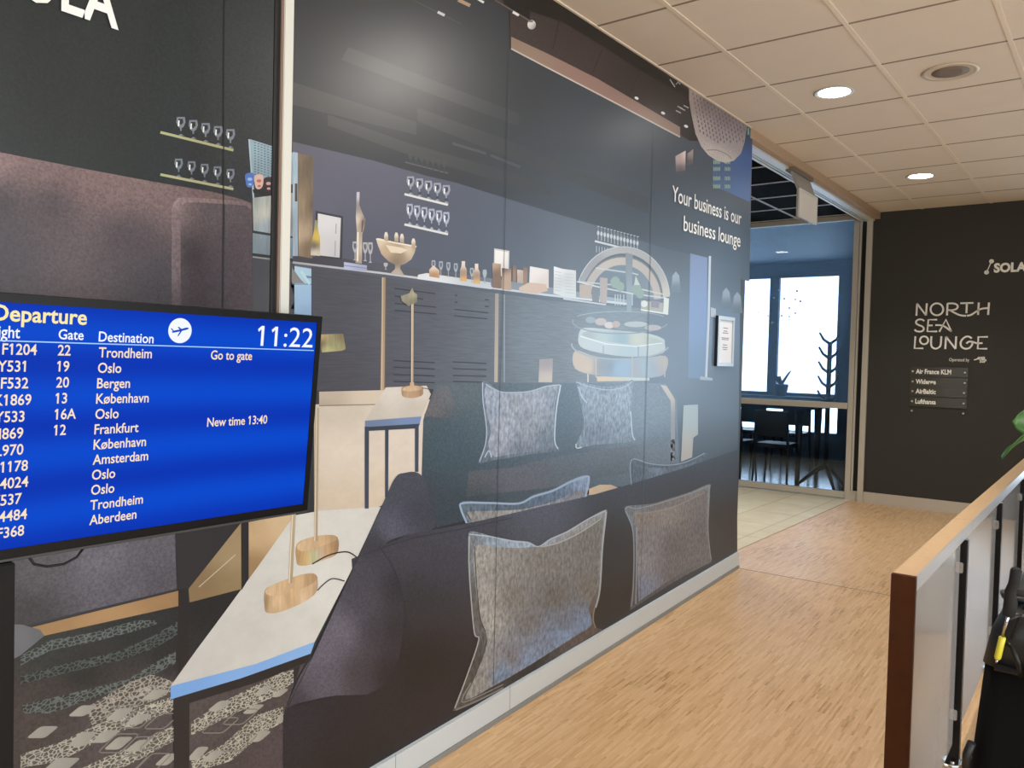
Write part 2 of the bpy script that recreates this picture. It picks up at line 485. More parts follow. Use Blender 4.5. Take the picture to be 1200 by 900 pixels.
m.build('dot_pattern', 'sign_body', w2)
MB().box(GX - .004, GX + .004, 2.345, 4.3, .078, .945).build('pane', M_LOWGLASS, w2)
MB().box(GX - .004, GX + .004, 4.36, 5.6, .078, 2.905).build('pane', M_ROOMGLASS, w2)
sbox('trim_6', 'black', GX - .02, GX + .05, 2.195, 2.29, .10, CEIL)
sbox('trim_7', 'aluminium', GX - .03, GX + .05, 2.195, 2.29, 0, .10)
sbox('trim_8', 'aluminium', FAR_X - .03, FAR_X + .04, 2.145, 2.20, 0, 2.868)
sbox('trim_9', 'aluminium', GX - .045, GX - .03, 2.262, 2.282, .10, 2.9)
# lounge room behind the glass
RX = 12.4
sbox('floor', 'room_floor', GX + .03, 13.0, 1.2, 5.6, -.2, 0)
sbox('ceiling', 'lounge_ceiling', GX + .1, 13.0, 1.2, 5.6, CEIL, CEIL + .1)
sbox('wall_lounge', 'room_wall', GX + .2, 13.0, 2.0, 2.3, 0, CEIL)
LW0, LW1, LZ0, LZ1 = 3.42, 5.6, .93, 2.78
sbox('wall_lounge', 'room_wall', RX, RX + .2, 2.2, LW0, 0, CEIL)
sbox('wall_lounge', 'room_wall', RX, RX + .2, LW0, 5.6, 0, .40)
sbox('wall_lounge', 'room_wall', RX, RX + .2, LW0, 5.6, .80, LZ0)
sbox('window_4', M_WINGLASS, RX + .08, RX + .09, LW0, 5.6, .40, .80)
sbox('wall_lounge', 'room_wall', RX, RX + .2, LW0, 5.6, LZ1, CEIL)
m = MB()
for a, b in ((LW0, LW0 + .06), (4.36, 4.50), (5.5, 5.6)): m.box(RX + .05, RX + .13, a, b, LZ0, LZ1)
m.box(RX + .05, RX + .13, LW0, 5.6, LZ0, LZ0 + .05); m.box(RX + .05, RX + .13, LW0, 5.6, LZ1 - .05, LZ1)
w3 = struct(m.build('window_3', 'room_wall'))
MB().box(RX + .08, RX + .09, LW0, 5.6, LZ0, LZ1).build('pane', M_WINGLASS, w3)

# ================================================================== CEILING FITTINGS
def downlight(x, y, label, lens='lamp_lens', watts=45):
    t = thing('downlight', label, 'ceiling light', (x, y, CEIL), 'round ceiling downlights')
    MB().lathe([(.108, -.001), (.112, -.006), (.100, -.008), (.096, -.004)], (x, y, CEIL)).build('trim_ring', 'white_metal', t)
    MB().lathe([(.095, -.0035), (.06, -.006), (.01, -.007)], (x, y, CEIL)).build('lens', lens, t)
    l = bpy.data.lights.new('downlight_glow', 'SPOT'); l.energy = watts; l.spot_size = math.radians(120); l.spot_blend = 0.8
    l.shadow_soft_size = 0.09; l.color = (1.0, 0.97, 0.93)
    o = bpy.data.objects.new('downlight_glow', l); C.objects.link(o); o.location = (0, 0, -.03); o.parent = t
    return t
downlight(4.87, 1.425, 'large lit downlight in the ceiling, beside the round grille')
downlight(7.33, 1.435, 'smaller-looking lit downlight in the ceiling, close to the dark sign wall', watts=110)
downlight(3.2, .84, 'bright downlight in the ceiling above the near part of the mural', 'lamp_lens_bright')
downlight(6.6, 3.9, 'unseen downlight added in the black ceiling to brighten the tiled recess', watts=240)  # added out of sight to brighten the recess tiles
gx, gy = 4.86, .828
t = thing('ceiling_speaker', 'round ceiling speaker with a dull brown grille and pale rim', 'speaker', (gx, gy, CEIL))
MB().lathe([(.135, -.001), (.138, -.006), (.118, -.009), (.112, -.004)], (gx, gy, CEIL)).build('rim', 'vent_ring', t)
MB().lathe([(.111, -.003), (.05, -.006), (.01, -.0065)], (gx, gy, CEIL)).build('grille', 'vent_grille', t)

# ================================================================== PHOTO MURAL
# The mural is one printed, laminated sheet glued to the wall: every printed motif lies flat on the
# wall plane, a fraction of a millimetre thick. INK turns a print colour into ink reflectance.
INK = (1.06, 1.12, 1.20)  # print colours toward the far end also hold reflection haze
def ink_rgb(h): return [min(.9, v * k) for v, k in zip(lin(h), INK)]
def colour_at(px, py, cols, soft=4.0):
    if isinstance(cols, str): return ink_rgb(cols)
    tot = 0; acc = [0, 0, 0]
    for x, y, h in cols:
        w = 1.0 / (((px - x) ** 2 + (py - y) ** 2) + soft) ** 1.5
        c = ink_rgb(h); tot += w
        for i in range(3): acc[i] += c[i] * w
    return [v / tot for v in acc]
def catmull(pts, n=4):
    out = []; k = len(pts)
    for i in range(k):
        p0, p1, p2, p3 = [Vector(pts[(i + j - 1) % k]) for j in range(4)]
        for s in range(n):
            t = s / n
            out.append(tuple(0.5 * (2 * p1 + (p2 - p0) * t + (2 * p0 - 5 * p1 + 4 * p2 - p3) * t * t + (3 * p1 - p0 - 3 * p2 + p3) * t ** 3)))
    return out
def inside(x, y, poly):
    r = False; j = len(poly) - 1
    for i in range(len(poly)):
        xi, yi = poly[i]; xj, yj = poly[j]
        if (yi > y) != (yj > y) and x < (xj - xi) * (y - yi) / (yj - yi) + xi: r = not r
        j = i
    return r
class Print:
    """Flat printed motif on the mural plane; outlines are picture points carried onto the wall."""
    def __init__(self): self.v = []; self.f = []; self.c = []; self.k = 0
    def poly(self, pts, cols, step=None, smooth=False):
        if smooth: pts = catmull(pts)
        pts = [tuple(p) for p in pts]
        if isinstance(cols, str) or step is None:
            step = None
        else:
            q = []
            for i, a in enumerate(pts):
                b = pts[(i + 1) % len(pts)]; n = max(1, int(math.hypot(b[0] - a[0], b[1] - a[1]) / step))
                q += [(a[0] + (b[0] - a[0]) * k / n, a[1] + (b[1] - a[1]) * k / n) for k in range(n)]
            pts = q
        n = len(pts); allp = list(pts)
        if step:
            xs_ = [p[0] for p in pts]; ys_ = [p[1] for p in pts]
            y = min(ys_) + step / 2
            while y < max(ys_):
                x = min(xs_) + step / 2
                while x < max(xs_):
                    if inside(x, y, pts): allp.append((x, y))
                    x += step
                y += step
        r = delaunay_2d_cdt([Vector(p) for p in allp], [], [list(range(n))], 1, 1e-4)
        base = len(self.v)
        for p in r[0]:
            self.v.append((p[0], p[1], min(self.k, 40))); self.c.append(colour_at(p[0], p[1], cols, (1.2 * step) ** 2 if step else 4.0))
        self.k += 1
        self.f += [[base + i for i in f] for f in r[2]]
        return self
    def strip(self, pts, w, cols, smooth=False):
        if smooth:
            k = []
            for i in range(len(pts) - 1):
                p0, p1, p2, p3 = [Vector(pts[min(max(i + j - 1, 0), len(pts) - 1)]) for j in range(4)]
                for s in range(5):
                    t = s / 5
                    k.append(tuple(0.5 * (2 * p1 + (p2 - p0) * t + (2 * p0 - 5 * p1 + 4 * p2 - p3) * t * t + (3 * p1 - p0 - 3 * p2 + p3) * t ** 3)))
            pts = k + [pts[-1]]
        ws = w if isinstance(w, (list, tuple)) else [w] * len(pts)
        L = []; R = []
        for i, p in enumerate(pts):
            a = Vector(pts[max(i - 1, 0)]); b = Vector(pts[min(i + 1, len(pts) - 1)])
            t = (b - a).normalized(); nn = Vector((-t.y, t.x)) * ws[min(i, len(ws) - 1)] / 2
            L.append(Vector(p) + nn); R.append(Vector(p) - nn)
        for i in range(len(pts) - 1):
            base = len(self.v)
            for p in (L[i], L[i + 1], R[i + 1], R[i]):
                self.v.append((p.x, p.y, min(self.k, 40))); self.c.append(colour_at(p.x, p.y, cols))
            self.f.append([base, base + 1, base + 2, base + 3])
        self.k += 1
        return self
    def dot(self, x, y, rx, ry, cols, seg=18, step=None, rot=0):
        ca, sa = math.cos(rot), math.sin(rot)
        return self.poly([(x + rx * math.cos(2 * math.pi * k / seg) * ca - ry * math.sin(2 * math.pi * k / seg) * sa,
                           y + rx * math.cos(2 * math.pi * k / seg) * sa + ry * math.sin(2 * math.pi * k / seg) * ca) for k in range(seg)], cols, step)
    def goblet(self, x, y, w, h, col, dark=None):            # printed stem glass standing at (x, y)
        self.poly([(x - w * .42, y - h), (x + w * .42, y - h), (x + w * .5, y - h * .72), (x + w * .3, y - h * .48), (x + w * .08, y - h * .4),
                   (x + w * .08, y - h * .08), (x + w * .36, y), (x - w * .36, y), (x - w * .08, y - h * .08), (x - w * .08, y - h * .4), (x - w * .3, y - h * .48), (x - w * .5, y - h * .72)], col)
        if dark: self.poly([(x - w * .26, y - h * .9), (x + w * .22, y - h * .9), (x + w * .26, y - h * .7), (x, y - h * .56), (x - w * .26, y - h * .72)], dark)
        return self
    def build(self, name, mat, parent, lay):
        Y = WALL_Y + 0.0020 - 0.00022 * lay
        me = bpy.data.meshes.new(name)
        me.from_pydata([on_y(x, y, Y - 5e-6 * k) for x, y, k in self.v], [], self.f)
        at = me.color_attributes.new('ink', 'FLOAT_COLOR', 'POINT')
        for i, c in enumerate(self.c): at.data[i].color = (*c, 1)
        me.materials.append(MATS[mat])
        bm = bmesh.new(); bm.from_mesh(me)
        for f in bm.faces:
            if f.normal.y > 0: f.normal_flip()
        bm.to_mesh(me); bm.free()
        o = bpy.data.objects.new(name, me); C.objects.link(o)
        if parent: o.parent = parent
        return o
def lerp(a, b, t): return (a[0] + (b[0] - a[0]) * t, a[1] + (b[1] - a[1]) * t)

def sheet(x0, x1, name):
    m = MB(); m.prism([Vector((x0, WALL_Y + .0021, ramp_z(x0) + .10)), Vector((x1, WALL_Y + .0021, ramp_z(x1) + .09)), Vector((x1, WALL_Y + .0021, CEIL - .002)), Vector((x0, WALL_Y + .0021, CEIL - .002))], (0, .0018, 0))
    o = m.build(name, 'ink_flat')
    at = o.data.color_attributes.new('ink', 'FLOAT_COLOR', 'POINT')
    c = ink_rgb('#2c2e31')
    for d in at.data: d.color = (*c, 1)
    return o
R = sheet(-.6, 5.298, 'lounge_mural')
tag(R, 'wall-wide photo mural of a dark lounge bar with sofas, velvet cushions and brass lamps', 'mural')
P = Print()
P.poly([(343, -40), (660, -40), (882, 150), (878, 330), (775, 300), (640, 260), (343, 180)], [(360, 60, '#2b2d2f'), (500, 100, '#2a2c2f'), (600, 110, '#2b2f33'), (680, 150, '#31373d'), (750, 200, '#3a424a'), (700, 235, '#3d454d'), (820, 240, '#414c57'), (865, 300, '#475664'), (500, 190, '#2f3135')], 16)  # paler and bluer to the right, painting in the window reflection's haze
P.build('hazed_back_wall', 'ink_flat', R, .5)
# photographed ceiling with its beam and spotlights
P = Print()
P.poly([(540, -14), (660, -14), (881, 150), (881, 165), (808, 165), (797, 158), (598, 57), (597, 12)], [(600, 30, '#382e2b'), (680, 60, '#372c2a'), (760, 120, '#2a2322'), (800, 150, '#1f1c1d'), (545, 0, '#2e2b2b')], 12)
ceil_p = P.build('printed_ceiling', 'ink_fabric', R, 1)
P = Print()
P.poly([(590, -4), (650, -2), (740, 58), (820, 110), (881, 150), (860, 150), (800, 112), (740, 76), (700, 50), (660, 26), (621, 13), (621, 26), (604, 16), (590, 6)], '#141212')
P.strip([(597, 12), (598, 58)], 1.2, '#1a1615').strip([(656, 20), (648, 58)], 1.4, '#1f1817').strip([(706, 58), (694, 86)], 1.4, '#1f1817').strip([(748, 86), (738, 112)], 1.4, '#1f1817')
P.build('beam_stripe', 'ink_flat', ceil_p, 2)
P = Print()
P.poly([(599, 43), (640, 62), (700, 92), (797, 149), (797, 160), (700, 109), (640, 78), (599, 57)], [(600, 50, '#87705f'), (700, 98, '#86685d'), (795, 155, '#8a7163')], 8)
P.strip([(599, 57), (640, 78.5), (700, 109.5), (797, 160.5)], 1.6, '#b9aca0')
P.strip([(480, -2), (540, 28)], 1.6, '#3e3d3c').strip([(580, 0), (625, 27)], 2.0, '#5a504b')
P.build('beam_print', 'ink_flat', R, 3)
P = Print()
P.dot(623, 29, 5, 5.5, [(622, 27, '#d8d0c8'), (628, 33, '#8d857f')], 16, 3).dot(622, 25, 3, 1.2, '#7c746d')
P.strip([(601, 14), (608, 18)], 3, '#d9d2cc').strip([(513, 14), (521, 18)], 3.2, '#c6c4c2').strip([(537, 0), (551, 6.5)], 4, '#a98b6f').strip([(560, -1), (567, 3)], 2.5, '#d8d2cc')
for x, y in ((746, 115), (777, 132.5), (804, 148)): P.dot(x, y, 2.6, 1.6, '#d8d4d4', 10, rot=.45)
for x, y in ((797, 126), (800, 128), (804, 125), (795, 131)): P.strip([(x - 3, y - 1.5), (x + 3, y + 1.5)], 1.2, '#b4b2b4')
P.strip([(785, 93), (791, 102)], 1.2, '#bab4b0').strip([(792, 99), (795, 96), (797, 99)], 1.0, '#bab4b0')
P.build('spotlight_print', 'ink_flat', R, 4)
# faint stripes: reflected ceiling lines painted into the print
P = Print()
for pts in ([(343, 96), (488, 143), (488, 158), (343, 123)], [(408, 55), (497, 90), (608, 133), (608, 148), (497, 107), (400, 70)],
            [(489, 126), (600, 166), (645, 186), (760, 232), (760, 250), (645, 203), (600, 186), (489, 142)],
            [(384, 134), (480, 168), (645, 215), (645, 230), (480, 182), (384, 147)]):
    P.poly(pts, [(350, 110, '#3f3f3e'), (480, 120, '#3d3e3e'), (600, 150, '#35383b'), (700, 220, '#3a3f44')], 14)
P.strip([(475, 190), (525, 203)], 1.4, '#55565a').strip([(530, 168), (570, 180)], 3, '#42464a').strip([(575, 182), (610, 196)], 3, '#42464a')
for k in range(7): P.goblet(481 + k * 6.6, 193 + k * 1.6, 4.5, 15, '#3d3f42')
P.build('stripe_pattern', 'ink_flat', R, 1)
# blue-grey bar wall
P = Print()
P.poly([(343, 166), (437, 188), (500, 206), (534, 214), (640, 247), (698, 264), (775, 290), (868, 312), (866, 470), (864, 566), (790, 545), (786, 460), (640, 450), (343, 320)],
       [(350, 180, '#55535f'), (360, 240, '#5a5966'), (440, 230, '#565663'), (520, 260, '#4c505c'), (600, 300, '#4b535e'), (690, 300, '#565f69'), (760, 345, '#5b6873'), (780, 300, '#48535d'), (850, 320, '#485664'), (850, 390, '#667a8e'), (800, 440, '#5f7080'), (850, 470, '#5a6b7b'), (840, 520, '#46535f'), (855, 560, '#39434b'), (795, 530, '#45525d'), (420, 290, '#4f505c'), (560, 330, '#434a55')], 14)
wall_p = P.build('printed_bar_wall', 'ink_flat', R, 1)
# cabinet fronts under the counter
P = Print()
P.poly([(365, 312), (447, 324), (580, 343), (640, 352), (760, 362), (760, 452), (500, 456), (365, 458)],
       [(380, 340, '#45444a'), (400, 430, '#454349'), (500, 380, '#4a4a51'), (560, 400, '#4f5158'), (630, 400, '#5d666d'), (720, 400, '#6b7880')], 12)  # right side painted paler for the reflected window haze
cab = P.build('printed_cabinet', 'ink_slats', R, 2)
P = Print()
P.strip([(450, 325), (449.5, 391), (448.5, 457)], 5.5, [(449, 330, '#8f7b62'), (449, 455, '#a08a6e')]).strip([(452.4, 325), (451, 457)], 1.2, '#5c4c40').strip([(448.6, 325), (447.4, 457)], 1.0, '#c0aa8c')
P.build('brass_edging', 'ink_flat', cab, 3)
P = Print()
P.strip([(582.3, 344), (581.2, 448)], 4.2, [(582, 345, '#8a8078'), (582, 445, '#a09380')])
P.build('brass_edging', 'ink_flat', cab, 3)
P = Print()
P.strip([(591, 345), (591, 448)], 1.2, '#7c8890').strip([(365.5, 314), (366, 458)], 1.0, '#303036')
P.build('door_gap_pattern', 'ink_flat', cab, 3)
P = Print()
for a, b in (((462.5, 338), (510, 344)), ((462.5, 347), (496, 350.5)), ((462.5, 355.5), (511, 360)), ((462.5, 363.7), (511, 368)), ((532.5, 362.5), (572.5, 366.7)), ((532.5, 370), (571, 373.7)),
             ((461, 422.5), (509.6, 425)), ((461, 430.3), (509.6, 432.4)), ((461, 439), (509.6, 440.5)), ((461, 447), (509.6, 448.5)), ((530.7, 424), (570, 426)), ((530.7, 432), (570, 433.3)), ((530.7, 440), (570, 441)), ((530.7, 447), (570, 448)),
             ((533, 346), (536, 346.4)), ((568, 351), (573, 351.6)), ((533, 354), (536, 354.4)), ((568, 359), (573, 359.5))):
    P.strip([a, b], 1.4, '#26262b')
P.build('slot_pattern', 'ink_flat', cab, 3)
# bright sill beside the post, plinth and pale stone floor
P = Print()
P.poly([(341, 311), (365, 315), (365, 370), (341, 368)], [(345, 320, '#9fb8c4'), (355, 350, '#8fa9c2'), (360, 368, '#7f97b0')], 6)
P.poly([(342, 313), (352, 327), (357, 332), (342, 332)], '#7b7672').strip([(356, 324), (365, 325)], 2.5, '#62778a').strip([(342, 333), (365, 333)], 1.0, '#5b6d7d').strip([(353, 318), (363, 333)], 3, '#a9c4c4')
P.build('printed_window', 'ink_flat', R, 2)
P = Print()
P.poly([(368, 474), (505, 468), (512, 560), (440, 596), (368, 612)], [(400, 480, '#bfb2a1'), (400, 530, '#cdbfae'), (480, 520, '#cabcac'), (430, 590, '#c4b39d'), (385, 600, '#c2b09a')], 9)
P.build('printed_stone_floor', 'ink_stone', R, 2)
P = Print()
P.poly([(374, 459), (455, 457), (440, 474), (374, 475.5)], [(380, 462, '#b6a795'), (430, 462, '#c3b39f'), (380, 474, '#a59783')], 6).strip([(374, 475.5), (440, 474)], 1.2, '#7b6d5d')
P.build('printed_plinth', 'ink_flat', R, 3)
# counter top and what stands on it
P = Print()
P.poly([(343, 300), (402, 303), (520, 318), (640, 336), (738, 352), (738, 357), (640, 347), (343, 309)], [(343, 305, '#3e3b40'), (500, 320, '#4c4d54'), (640, 340, '#727b83'), (730, 354, '#87929a')], 9)
P.strip([(343, 307.5), (447, 320), (578, 337.5), (640, 345.5), (737, 356.5)], 2.4, [(350, 308, '#9d9a9a'), (500, 327, '#b4b4b6'), (640, 345, '#a9b0b4'), (730, 356, '#b9c0c3')])
counter = P.build('printed_counter', 'ink_flat', R, 3)
P = Print()
P.poly([(343, 178), (349, 179), (349, 300), (343, 300)], [(345, 180, '#9aa9b2'), (345, 290, '#8e9aa3')], 6).strip([(347, 215), (347, 236)], 3, '#4b4038')
P.poly([(349, 179), (367, 184), (366, 303), (350, 300)], [(352, 185, '#71604c'), (362, 190, '#5e5040'), (356, 240, '#8d785f'), (362, 290, '#75624e'), (352, 275, '#a28d74'), (365, 240, '#57483b')], 4)
P.build('printed_cooler', 'ink_metal', R, 4)
P = Print()
P.poly([(370, 247), (402, 253.5), (401, 304), (369, 301)], '#34343b').poly([(372.5, 250), (399.5, 255.5), (398, 302), (372, 299)], [(380, 255, '#c9c5c3'), (395, 300, '#b5b1b0'), (376, 290, '#bdb9b6')], 6)
P.strip([(394, 262), (393.5, 274)], 1, '#8d898a').strip([(393, 282), (392.5, 300)], 1, '#8d898a')
P.build('printed_picture_frame', 'ink_flat', R, 4)
P = Print()
P.poly([(369, 258), (371.5, 258), (373, 270), (375, 280), (375, 300), (364, 299), (364.5, 286), (368, 270)], [(370, 260, '#8c8a60'), (372, 278, '#c8a94a'), (368, 288, '#5c5347'), (369, 297, '#c3b7a6')], 3)
P.build('printed_bottle', 'ink_flat', R, 5)
P = Print()
P.poly([(418, 225), (421.5, 225), (421, 240), (424.5, 249), (428.5, 258), (427.5, 265), (424.5, 275), (424, 309), (416.5, 308), (418, 272), (417, 254)],
       [(420, 228, '#b9b2bb'), (420, 242, '#8d8278'), (419, 258, '#c9b9a8'), (426, 260, '#6d5c50'), (418, 290, '#8f7d6c'), (422, 290, '#c4b29e'), (421, 306, '#9d8b78')], 2.5)
P.strip([(419.5, 272), (419, 306)], 1.6, '#e0d5c6').strip([(425, 258), (424, 272)], 1.2, '#4a3f38')
P.poly([(403, 307), (430, 311), (430, 318), (403, 315.5)], [(405, 309, '#a7abc0'), (425, 316, '#9498b0')], 4).strip([(403, 311), (430, 314.5)], .8, '#6b6f85')
P.build('printed_beer_tap', 'ink_flat', R, 4)
P = Print()
P.poly([(440.5, 279.5), (444, 279), (460, 283), (480, 287), (488, 288), (486, 296), (482, 304), (475, 309), (469, 311), (469, 315), (474, 323), (457, 321), (463, 315), (463, 310), (455, 306), (447, 298), (443, 288)],
       [(445, 282, '#c9b8a2'), (455, 292, '#b09878'), (468, 298, '#8d7860'), (480, 292, '#c8b69d'), (465, 307, '#7b6a57'), (464, 320, '#a99b8c'), (486, 290, '#998670')], 3)
P.poly([(452, 287), (470, 290), (478, 293), (470, 297), (458, 296)], '#d0bfa6').strip([(441, 280), (466, 285), (488, 289)], 1.6, '#dccdb9')
for x, y in ((452.5, 276), (464.5, 276.5), (471, 278), (484.5, 283.5)): P.poly([(x - 2.2, y + 6), (x - 2.4, y), (x - 1.2, y - 4), (x + 1.2, y - 4), (x + 2.4, y), (x + 2.4, y + 7)], [(x, y - 3, '#d4c9bb'), (x + 1, y + 5, '#a3907a')], 2)
P.build('printed_ice_bowl', 'ink_flat', R, 4)
P = Print()
for x, y, h, w, c, dk in [(416, 305, 22, 6, '#a9a4a4', '#5d5b62'), (428, 306, 22, 6, '#a9a4a4', '#5d5b62'), (434, 308, 24, 6, '#a9a4a4', '#5d5b62'), (452, 316, 8, 5, '#a9a4a4', None)] + \
        [(508 + k * 8.7, 322 + k * 1.2, 17, 5, '#969ba2', '#5a616b') for k in range(5)] + [(553, 331, 17, 5, '#969ba2', '#5a616b'), (568, 332, 16, 5, '#969ba2', None)]:
    P = Print(); P.goblet(x, y, w, h, c, dk); P.build('printed_stem_glass', 'ink_flat', R, 5)
P = Print()
P.poly([(490, 322), (500, 320), (575, 331), (576, 339), (560, 337), (489, 327)], [(495, 324, '#c6c6c6'), (570, 335, '#a9adb0')], 6)
P.build('printed_tray', 'ink_flat', R, 4)
P = Print()
P.poly([(503, 316), (508, 311), (515, 317), (515, 326), (503, 324)], [(508, 313, '#d0bca8'), (508, 322, '#a2764f')], 3)
P.build('printed_sugar_box', 'ink_flat', R, 6)
for x, y in ((543, 306), (558.5, 309)):
    P = Print(); P.poly([(x - 2, y), (x + 2, y), (x + 2, y + 6), (x + 4, y + 10), (x + 4, y + 24), (x - 4, y + 23), (x - 4, y + 10), (x - 2, y + 6)], [(x, y + 2, '#cfc0b2'), (x, y + 14, '#8d7564'), (x, y + 23, '#c49a58')], 3)
    P.build('printed_bottle', 'ink_flat', R, 6)
P = Print()
P.poly([(579, 291), (597, 294), (596, 325), (578.5, 322)], '#b5b0ad').poly([(580, 293), (595.5, 295.5), (594.5, 323), (580, 320)], [(585, 298, '#d2cec8'), (592, 318, '#c2bbb3')], 4)
P.build('printed_card', 'ink_flat', R, 6)
for q_, (x, y, w, h, a, b) in enumerate(((577, 308, 10, 29, '#a98d72', '#6c5343'), (588, 314, 11, 25, '#5d4a40', '#a18873'), (600.5, 311, 4.5, 19, '#6d5548', '#7c6456'), (606, 316, 7, 15, '#b9a799', '#a08e82'), (613, 313, 5, 22, '#735a4b', '#866c5b'))):
    P = Print(); P.poly([(x, y), (x + w, y + w * .13), (x + w, y + h + w * .13), (x, y + h)], [(x, y, a), (x + w, y + h, b), (x + w / 2, y + h / 2, b)], 3)
    P.build('printed_box', 'ink_flat', R, 7 + .15 * q_)
P = Print()
P.poly([(621, 312), (643, 316), (643, 338), (620, 335)], [(625, 316, '#c9c3bd'), (640, 335, '#b9b1aa')], 5)
P.build('printed_menu', 'ink_flat', R, 6)
P = Print()
P.poly([(649, 312), (659, 315), (675, 317), (675, 349), (660.5, 347), (648.5, 344)], [(652, 316, '#c6c6c4'), (655, 344, '#b5b9b9'), (661, 330, '#a9adae'), (668, 346, '#b2b7b8')], 4)
for k in range(7): P.strip([(650, 318 + k * 3.6), (658, 319.6 + k * 3.6)], .7, '#9da1a3').strip([(662, 321 + k * 3.6), (673, 322 + k * 3.6)], .7, '#9da1a3')
P.build('printed_menu', 'ink_flat', R, 6)
P = Print(); P.poly([(608, 337), (620, 331), (640, 333), (642, 341), (630, 344), (609, 342)], [(610, 340, '#b39f8e'), (640, 336, '#b1998a')], 4); P.build('printed_napkins', 'ink_flat', R, 8)
# glass shelves on the bar wall
def shelf(a, b, th, col, n, h, x0, parent, lay, gcol, gdark, w):
    P = Print(); P.strip([a, b], th, col); s = P.build('printed_shelf', 'ink_flat', parent, lay)
    P = Print()
    for k in range(n):
        t = x0 + (1 - x0 - .04) * k / (n - 1); q = lerp(a, b, t)
        P.goblet(q[0], q[1] - th * .6, w, h, gcol, gdark)
        P.strip([(q[0] - w * .2, q[1] - h * .9), (q[0] - w * .25, q[1] - h * .6)], w * .14, '#e9ebee')
        P.dot(q[0], q[1] - h * .26, w * .2, h * .09, gdark, 8)
    P.build('glass_pattern', 'ink_flat', s, lay + 1); return s
shelf((474, 227.5), (525, 240), 2.6, '#cbc9c0', 5, 21, .14, R, 4, '#8e919c', '#3a3d48', 9.5)
shelf((474, 263), (525, 274.5), 2.6, '#c9c8bf', 6, 24, .12, R, 4, '#9a9fae', '#474b58', 8)
P = Print(); P.strip([(697, 282.5), (749, 295.5)], 2.2, '#b9bdbf')
s = P.build('printed_shelf', 'ink_flat', R, 4)
P = Print()
for k in range(13):
    q = lerp((701, 281), (747, 293), k / 12); P.strip([(q[0], q[1] - 5), (q[0], q[1])], 1, '#9aa3a8').dot(q[0], q[1] - 8, 1.5, 3.0, '#b4babd', 8).strip([(q[0] - 1, q[1] - 16), (q[0] + 1.6, q[1] - 15.4)], 1, '#a6aeb3').strip([(q[0], q[1] - 15), (q[0], q[1] - 10)], .6, '#8d979d')
for k in range(6):
    q = lerp((699, 288), (715, 291), k / 5); P.strip([q, (q[0], q[1] + 8 - k)], .9, '#9aa3a8')
P.build('glass_pattern', 'ink_flat', s, 5)
# buffet arch
P = Print()
def arc(cx, cy, rx, ry, a0, a1, n=22): return [(cx + rx * math.cos(math.radians(a0 + (a1 - a0) * k / n)), cy - ry * math.sin(math.radians(a0 + (a1 - a0) * k / n))) for k in range(n + 1)]
P.poly(arc(730, 350, 44, 48, 172, -2)[::1], [(700, 320, '#5f6d76'), (730, 310, '#667680'), (730, 345, '#5d6a72'), (770, 340, '#6c7a83')], 7)
arch = P.build('printed_buffet_arch', 'ink_flat', R, 4)
P = Print()
P.strip([(679, 330)] + arc(730, 350, 51, 57, 158, 2), [4.5, 5.5] + [8] * 23, [(690, 310, '#85878a'), (724, 293, '#9a9a98'), (770, 320, '#9b9a98'), (783, 348, '#b2ae9f')])
P.strip(arc(729, 352, 42, 46, 165, 2), 9, [(690, 325, '#9d9790'), (720, 305, '#a9a199'), (765, 325, '#a59d96')])
P.strip(arc(729, 352, 46.5, 51.5, 165, 2), 1.4, '#6a6d70').strip(arc(730, 350, 55, 61, 160, 4), 1, '#aab0b3')
P.build('arch_trim', 'ink_flat', arch, 5)
P = Print()
P.poly([(733, 296), (741.5, 298), (740, 365), (734.5, 365)], [(737, 300, '#757f86'), (737, 360, '#7d8b95')], 6)
P.strip([(698, 314), (733, 319)], 1.8, '#a5acaf').strip([(741, 320), (748, 322)], 1.6, '#a5acaf').strip([(678, 330), (720, 334)], 1.6, '#a3a8aa').strip([(676, 330), (700, 336), (740, 344), (778, 349)], 1.5, '#b3b7b8').strip([(752, 339), (778, 345)], 1.6, '#b5b3a4')
P.poly([(679, 333), (694, 334), (692, 350), (679, 348)], '#9d9186').poly([(703, 325), (712, 326), (711, 356), (703, 354)], '#998f8b').poly([(694, 337), (702, 338), (702, 354), (694, 353)], '#686d72')
P.poly([(778, 348), (784, 350), (783, 368), (777, 366)], '#c2c8c0').poly([(751, 352), (777, 355), (777, 366), (751, 363)], '#96958b').poly([(763, 352), (773, 353), (772, 361), (763, 360)], '#7d7684').strip([(751, 363), (783, 368)], 1.8, '#c4c8c4')
for x, y, r in ((721, 331, 6), (727, 336, 5), (746, 339, 6), (750, 344, 5)): P.dot(x, y, r, r * 1.2, '#7c8f87', 9)
for x in (721, 724, 727, 731, 741): P.strip([(x, 345), (x, 358)], 1, '#a9b3b9')
P.poly([(745, 323), (748, 330), (750, 334), (743, 334)], '#a9b3af').dot(755, 356, 4, 4, '#bcc3bd', 9)
P.strip([(660, 350), (710, 357)], 1.8, '#a9afb3')
P.build('display_pattern', 'ink_flat', arch, 6)
